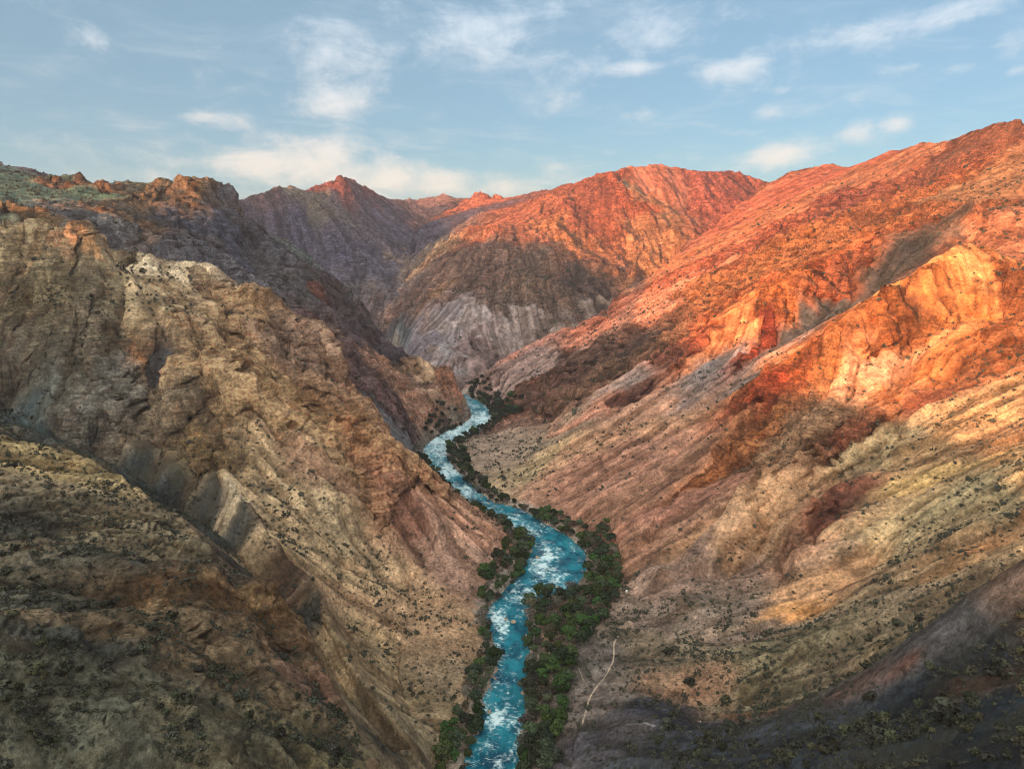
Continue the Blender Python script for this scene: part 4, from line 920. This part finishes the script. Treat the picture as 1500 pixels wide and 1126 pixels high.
# cloud layer seen on a plane far overhead
plane = t.n('ShaderNodeCombineXYZ', {0: t.math('DIVIDE', sep.outputs[0], t.math('ADD', zc, .12)), 1: t.math('DIVIDE', sep.outputs[1], t.math('ADD', zc, .12)), 2: 0.0}).outputs[0]
n1 = t.noise(plane, 2.3, 8, .62, .5); n2 = t.noise(dirv, 14, 7, .62, .4); n3 = t.noise(t.n('ShaderNodeMapping', {'Vector': dirv, 'Scale': (9, 9, 26)}).outputs[0], 1.0, 7, .64, .5)
def pdir(px, py):
    x, y, z = P(px, py, 1.0); v = Vector((x, y, z - CAM_H)); return v.normalized()
CLOUDS = [  # px, py, half width, half height, strength
    (140, 60, 40, 14, .45), (490, 110, 55, 60, .75), (480, 165, 60, 30, .45), (690, 40, 110, 55, .8), (740, 85, 120, 35, .55), (600, 15, 60, 25, .5), (320, 175, 70, 14, .6), (270, 200, 40, 12, .4), (250, 235, 60, 22, .45), (230, 260, 60, 14, .55),
    (390, 245, 50, 28, 1.15), (460, 238, 70, 36, 1.3), (540, 258, 80, 28, 1.05), (640, 270, 100, 20, .85), (730, 275, 60, 16, .8), (800, 260, 60, 20, .3), (950, 50, 75, 28, .65), (930, 100, 38, 10, .85), (1000, 85, 30, 12, .5), (1065, 103, 42, 17, .85), (1230, 55, 70, 28, .6), (1290, 35, 50, 18, .65),
    (1220, 85, 20, 9, .5), (1410, 12, 60, 16, .8), (1490, 65, 40, 18, .7), (1415, 100, 32, 10, .6), (1150, 132, 14, 7, .6), (1122, 163, 22, 11, .75), (940, 172, 32, 12, .6), (1255, 143, 18, 10, .65), (1315, 180, 26, 11, .6), (1140, 228, 48, 17, 1.0), (1115, 245, 40, 12, .7), (1250, 200, 24, 16, .75), (1215, 215, 40, 12, .5),
    (890, 222, 14, 7, .55), (820, 245, 18, 6, .4), (1490, 105, 20, 6, .5), (1340, 95, 16, 6, .3), (850, 20, 120, 25, .25)]
acc = None
for (px, py, hw, hh, st) in CLOUDS:
    c = pdir(px, py); r_ = (pdir(px + hw, py) - pdir(px - hw, py)) / 2; u_ = (pdir(px, py - hh) - pdir(px, py + hh)) / 2
    dv = t.vmath('SUBTRACT', dirv, tuple(c))
    a = t.n('ShaderNodeVectorMath', {0: dv, 1: tuple(r_ / r_.length_squared)}, operation='DOT_PRODUCT').outputs['Value']
    b = t.n('ShaderNodeVectorMath', {0: dv, 1: tuple(u_ / u_.length_squared)}, operation='DOT_PRODUCT').outputs['Value']
    q = t.math('MULTIPLY_ADD', a, a, t.math('MULTIPLY', b, b))
    g = t.math('MULTIPLY', t.math('POWER', 2.718, t.math('MULTIPLY', q, -.55)), st)
    acc = g if acc is None else t.math('MAXIMUM', acc, g)
tex = t.math('ADD', t.math('MULTIPLY', n2, .45), t.math('MULTIPLY', n3, .55))
cov = t.math('ADD', acc, t.math('MULTIPLY', t.math('SUBTRACT', tex, .5), 3.4))
thin = t.math('MULTIPLY', t.ramp(n1, .46, .78), .22)
cl = t.math('MAXIMUM', t.math('MULTIPLY', t.ramp(cov, .12, 1.25), .72), thin)
STR = .12
skyc = t.mix(.65, sky.outputs[0], (1.35, 1.95, 2.2, 1))
warm = t.ramp(sep.outputs[2], .02, .3)
ccol = t.mix(warm, c4(255, 236, 216), c4(226, 236, 246))
ccol = t.mix(1.0, ccol, (4.9, 4.9, 4.9, 1), 'MULTIPLY')
# added bright sky overhead and behind, out of view, as fill for the shaded canyon
fill_dot = t.n('ShaderNodeVectorMath', {0: dirv, 1: (-.30, -.62, .725)}, operation='DOT_PRODUCT').outputs['Value']
sky_fill = t.math('MULTIPLY', t.ramp(fill_dot, .42, .92), t.ramp(n2, .3, .6, .55, 1.0))
skyc = t.mix(sky_fill, skyc, (13.5, 12.6, 11.6, 1))
final = t.mix(cl, skyc, ccol)
bg = t.n('ShaderNodeBackground', {'Color': final, 'Strength': STR})
t.t.links.new(bg.outputs[0], t.n('ShaderNodeOutputWorld').inputs[0])

cam = bpy.data.cameras.new('camera'); co = bpy.data.objects.new('camera', cam); COL.objects.link(co); sc.camera = co
co.location = (0, 0, CAM_H); co.rotation_euler = (math.pi / 2 - PITCH, 0, 0); cam.sensor_fit = 'HORIZONTAL'; cam.sensor_width = 36; cam.lens = 24; cam.clip_start = 1; cam.clip_end = 40000
hz = 5e-5
if hz > 0:
    m = bpy.data.materials.new('evening_haze'); t = NT_(nodes_of(m))
    t.t.links.new(t.n('ShaderNodeVolumePrincipled', {'Color': (.78, .86, 1, 1), 'Density': hz, 'Anisotropy': .2}).outputs[0], t.n('ShaderNodeOutputMaterial').inputs[1])
    zt = max(float(Zf.max()), float(az.max()), CAM_H) + 20
    v = [(x, y, z) for x in (-6100, 6100) for y in (-6100, 6100) for z in (float(min(Zf.min(), az.min())) - 1.2, zt)]
    o = mk_mesh('haze', v, [(0, 1, 3, 2), (4, 6, 7, 5), (0, 4, 5, 1), (2, 3, 7, 6), (0, 2, 6, 4), (1, 5, 7, 3)], m)
    tag(o, 'thin evening haze filling the canyon air', 'haze', None, 'stuff')
sc.view_settings.view_transform = 'Standard'; sc.view_settings.look = 'None'; sc.view_settings.gamma = 1; sc.view_settings.exposure = 1
sc.cycles.use_denoising = True; sc.cycles.filter_width = 1.1; sc.cycles.use_adaptive_sampling = True; sc.cycles.adaptive_threshold = .02; sc.cycles.max_bounces = 4; sc.cycles.diffuse_bounces = 2; sc.cycles.transparent_max_bounces = 4
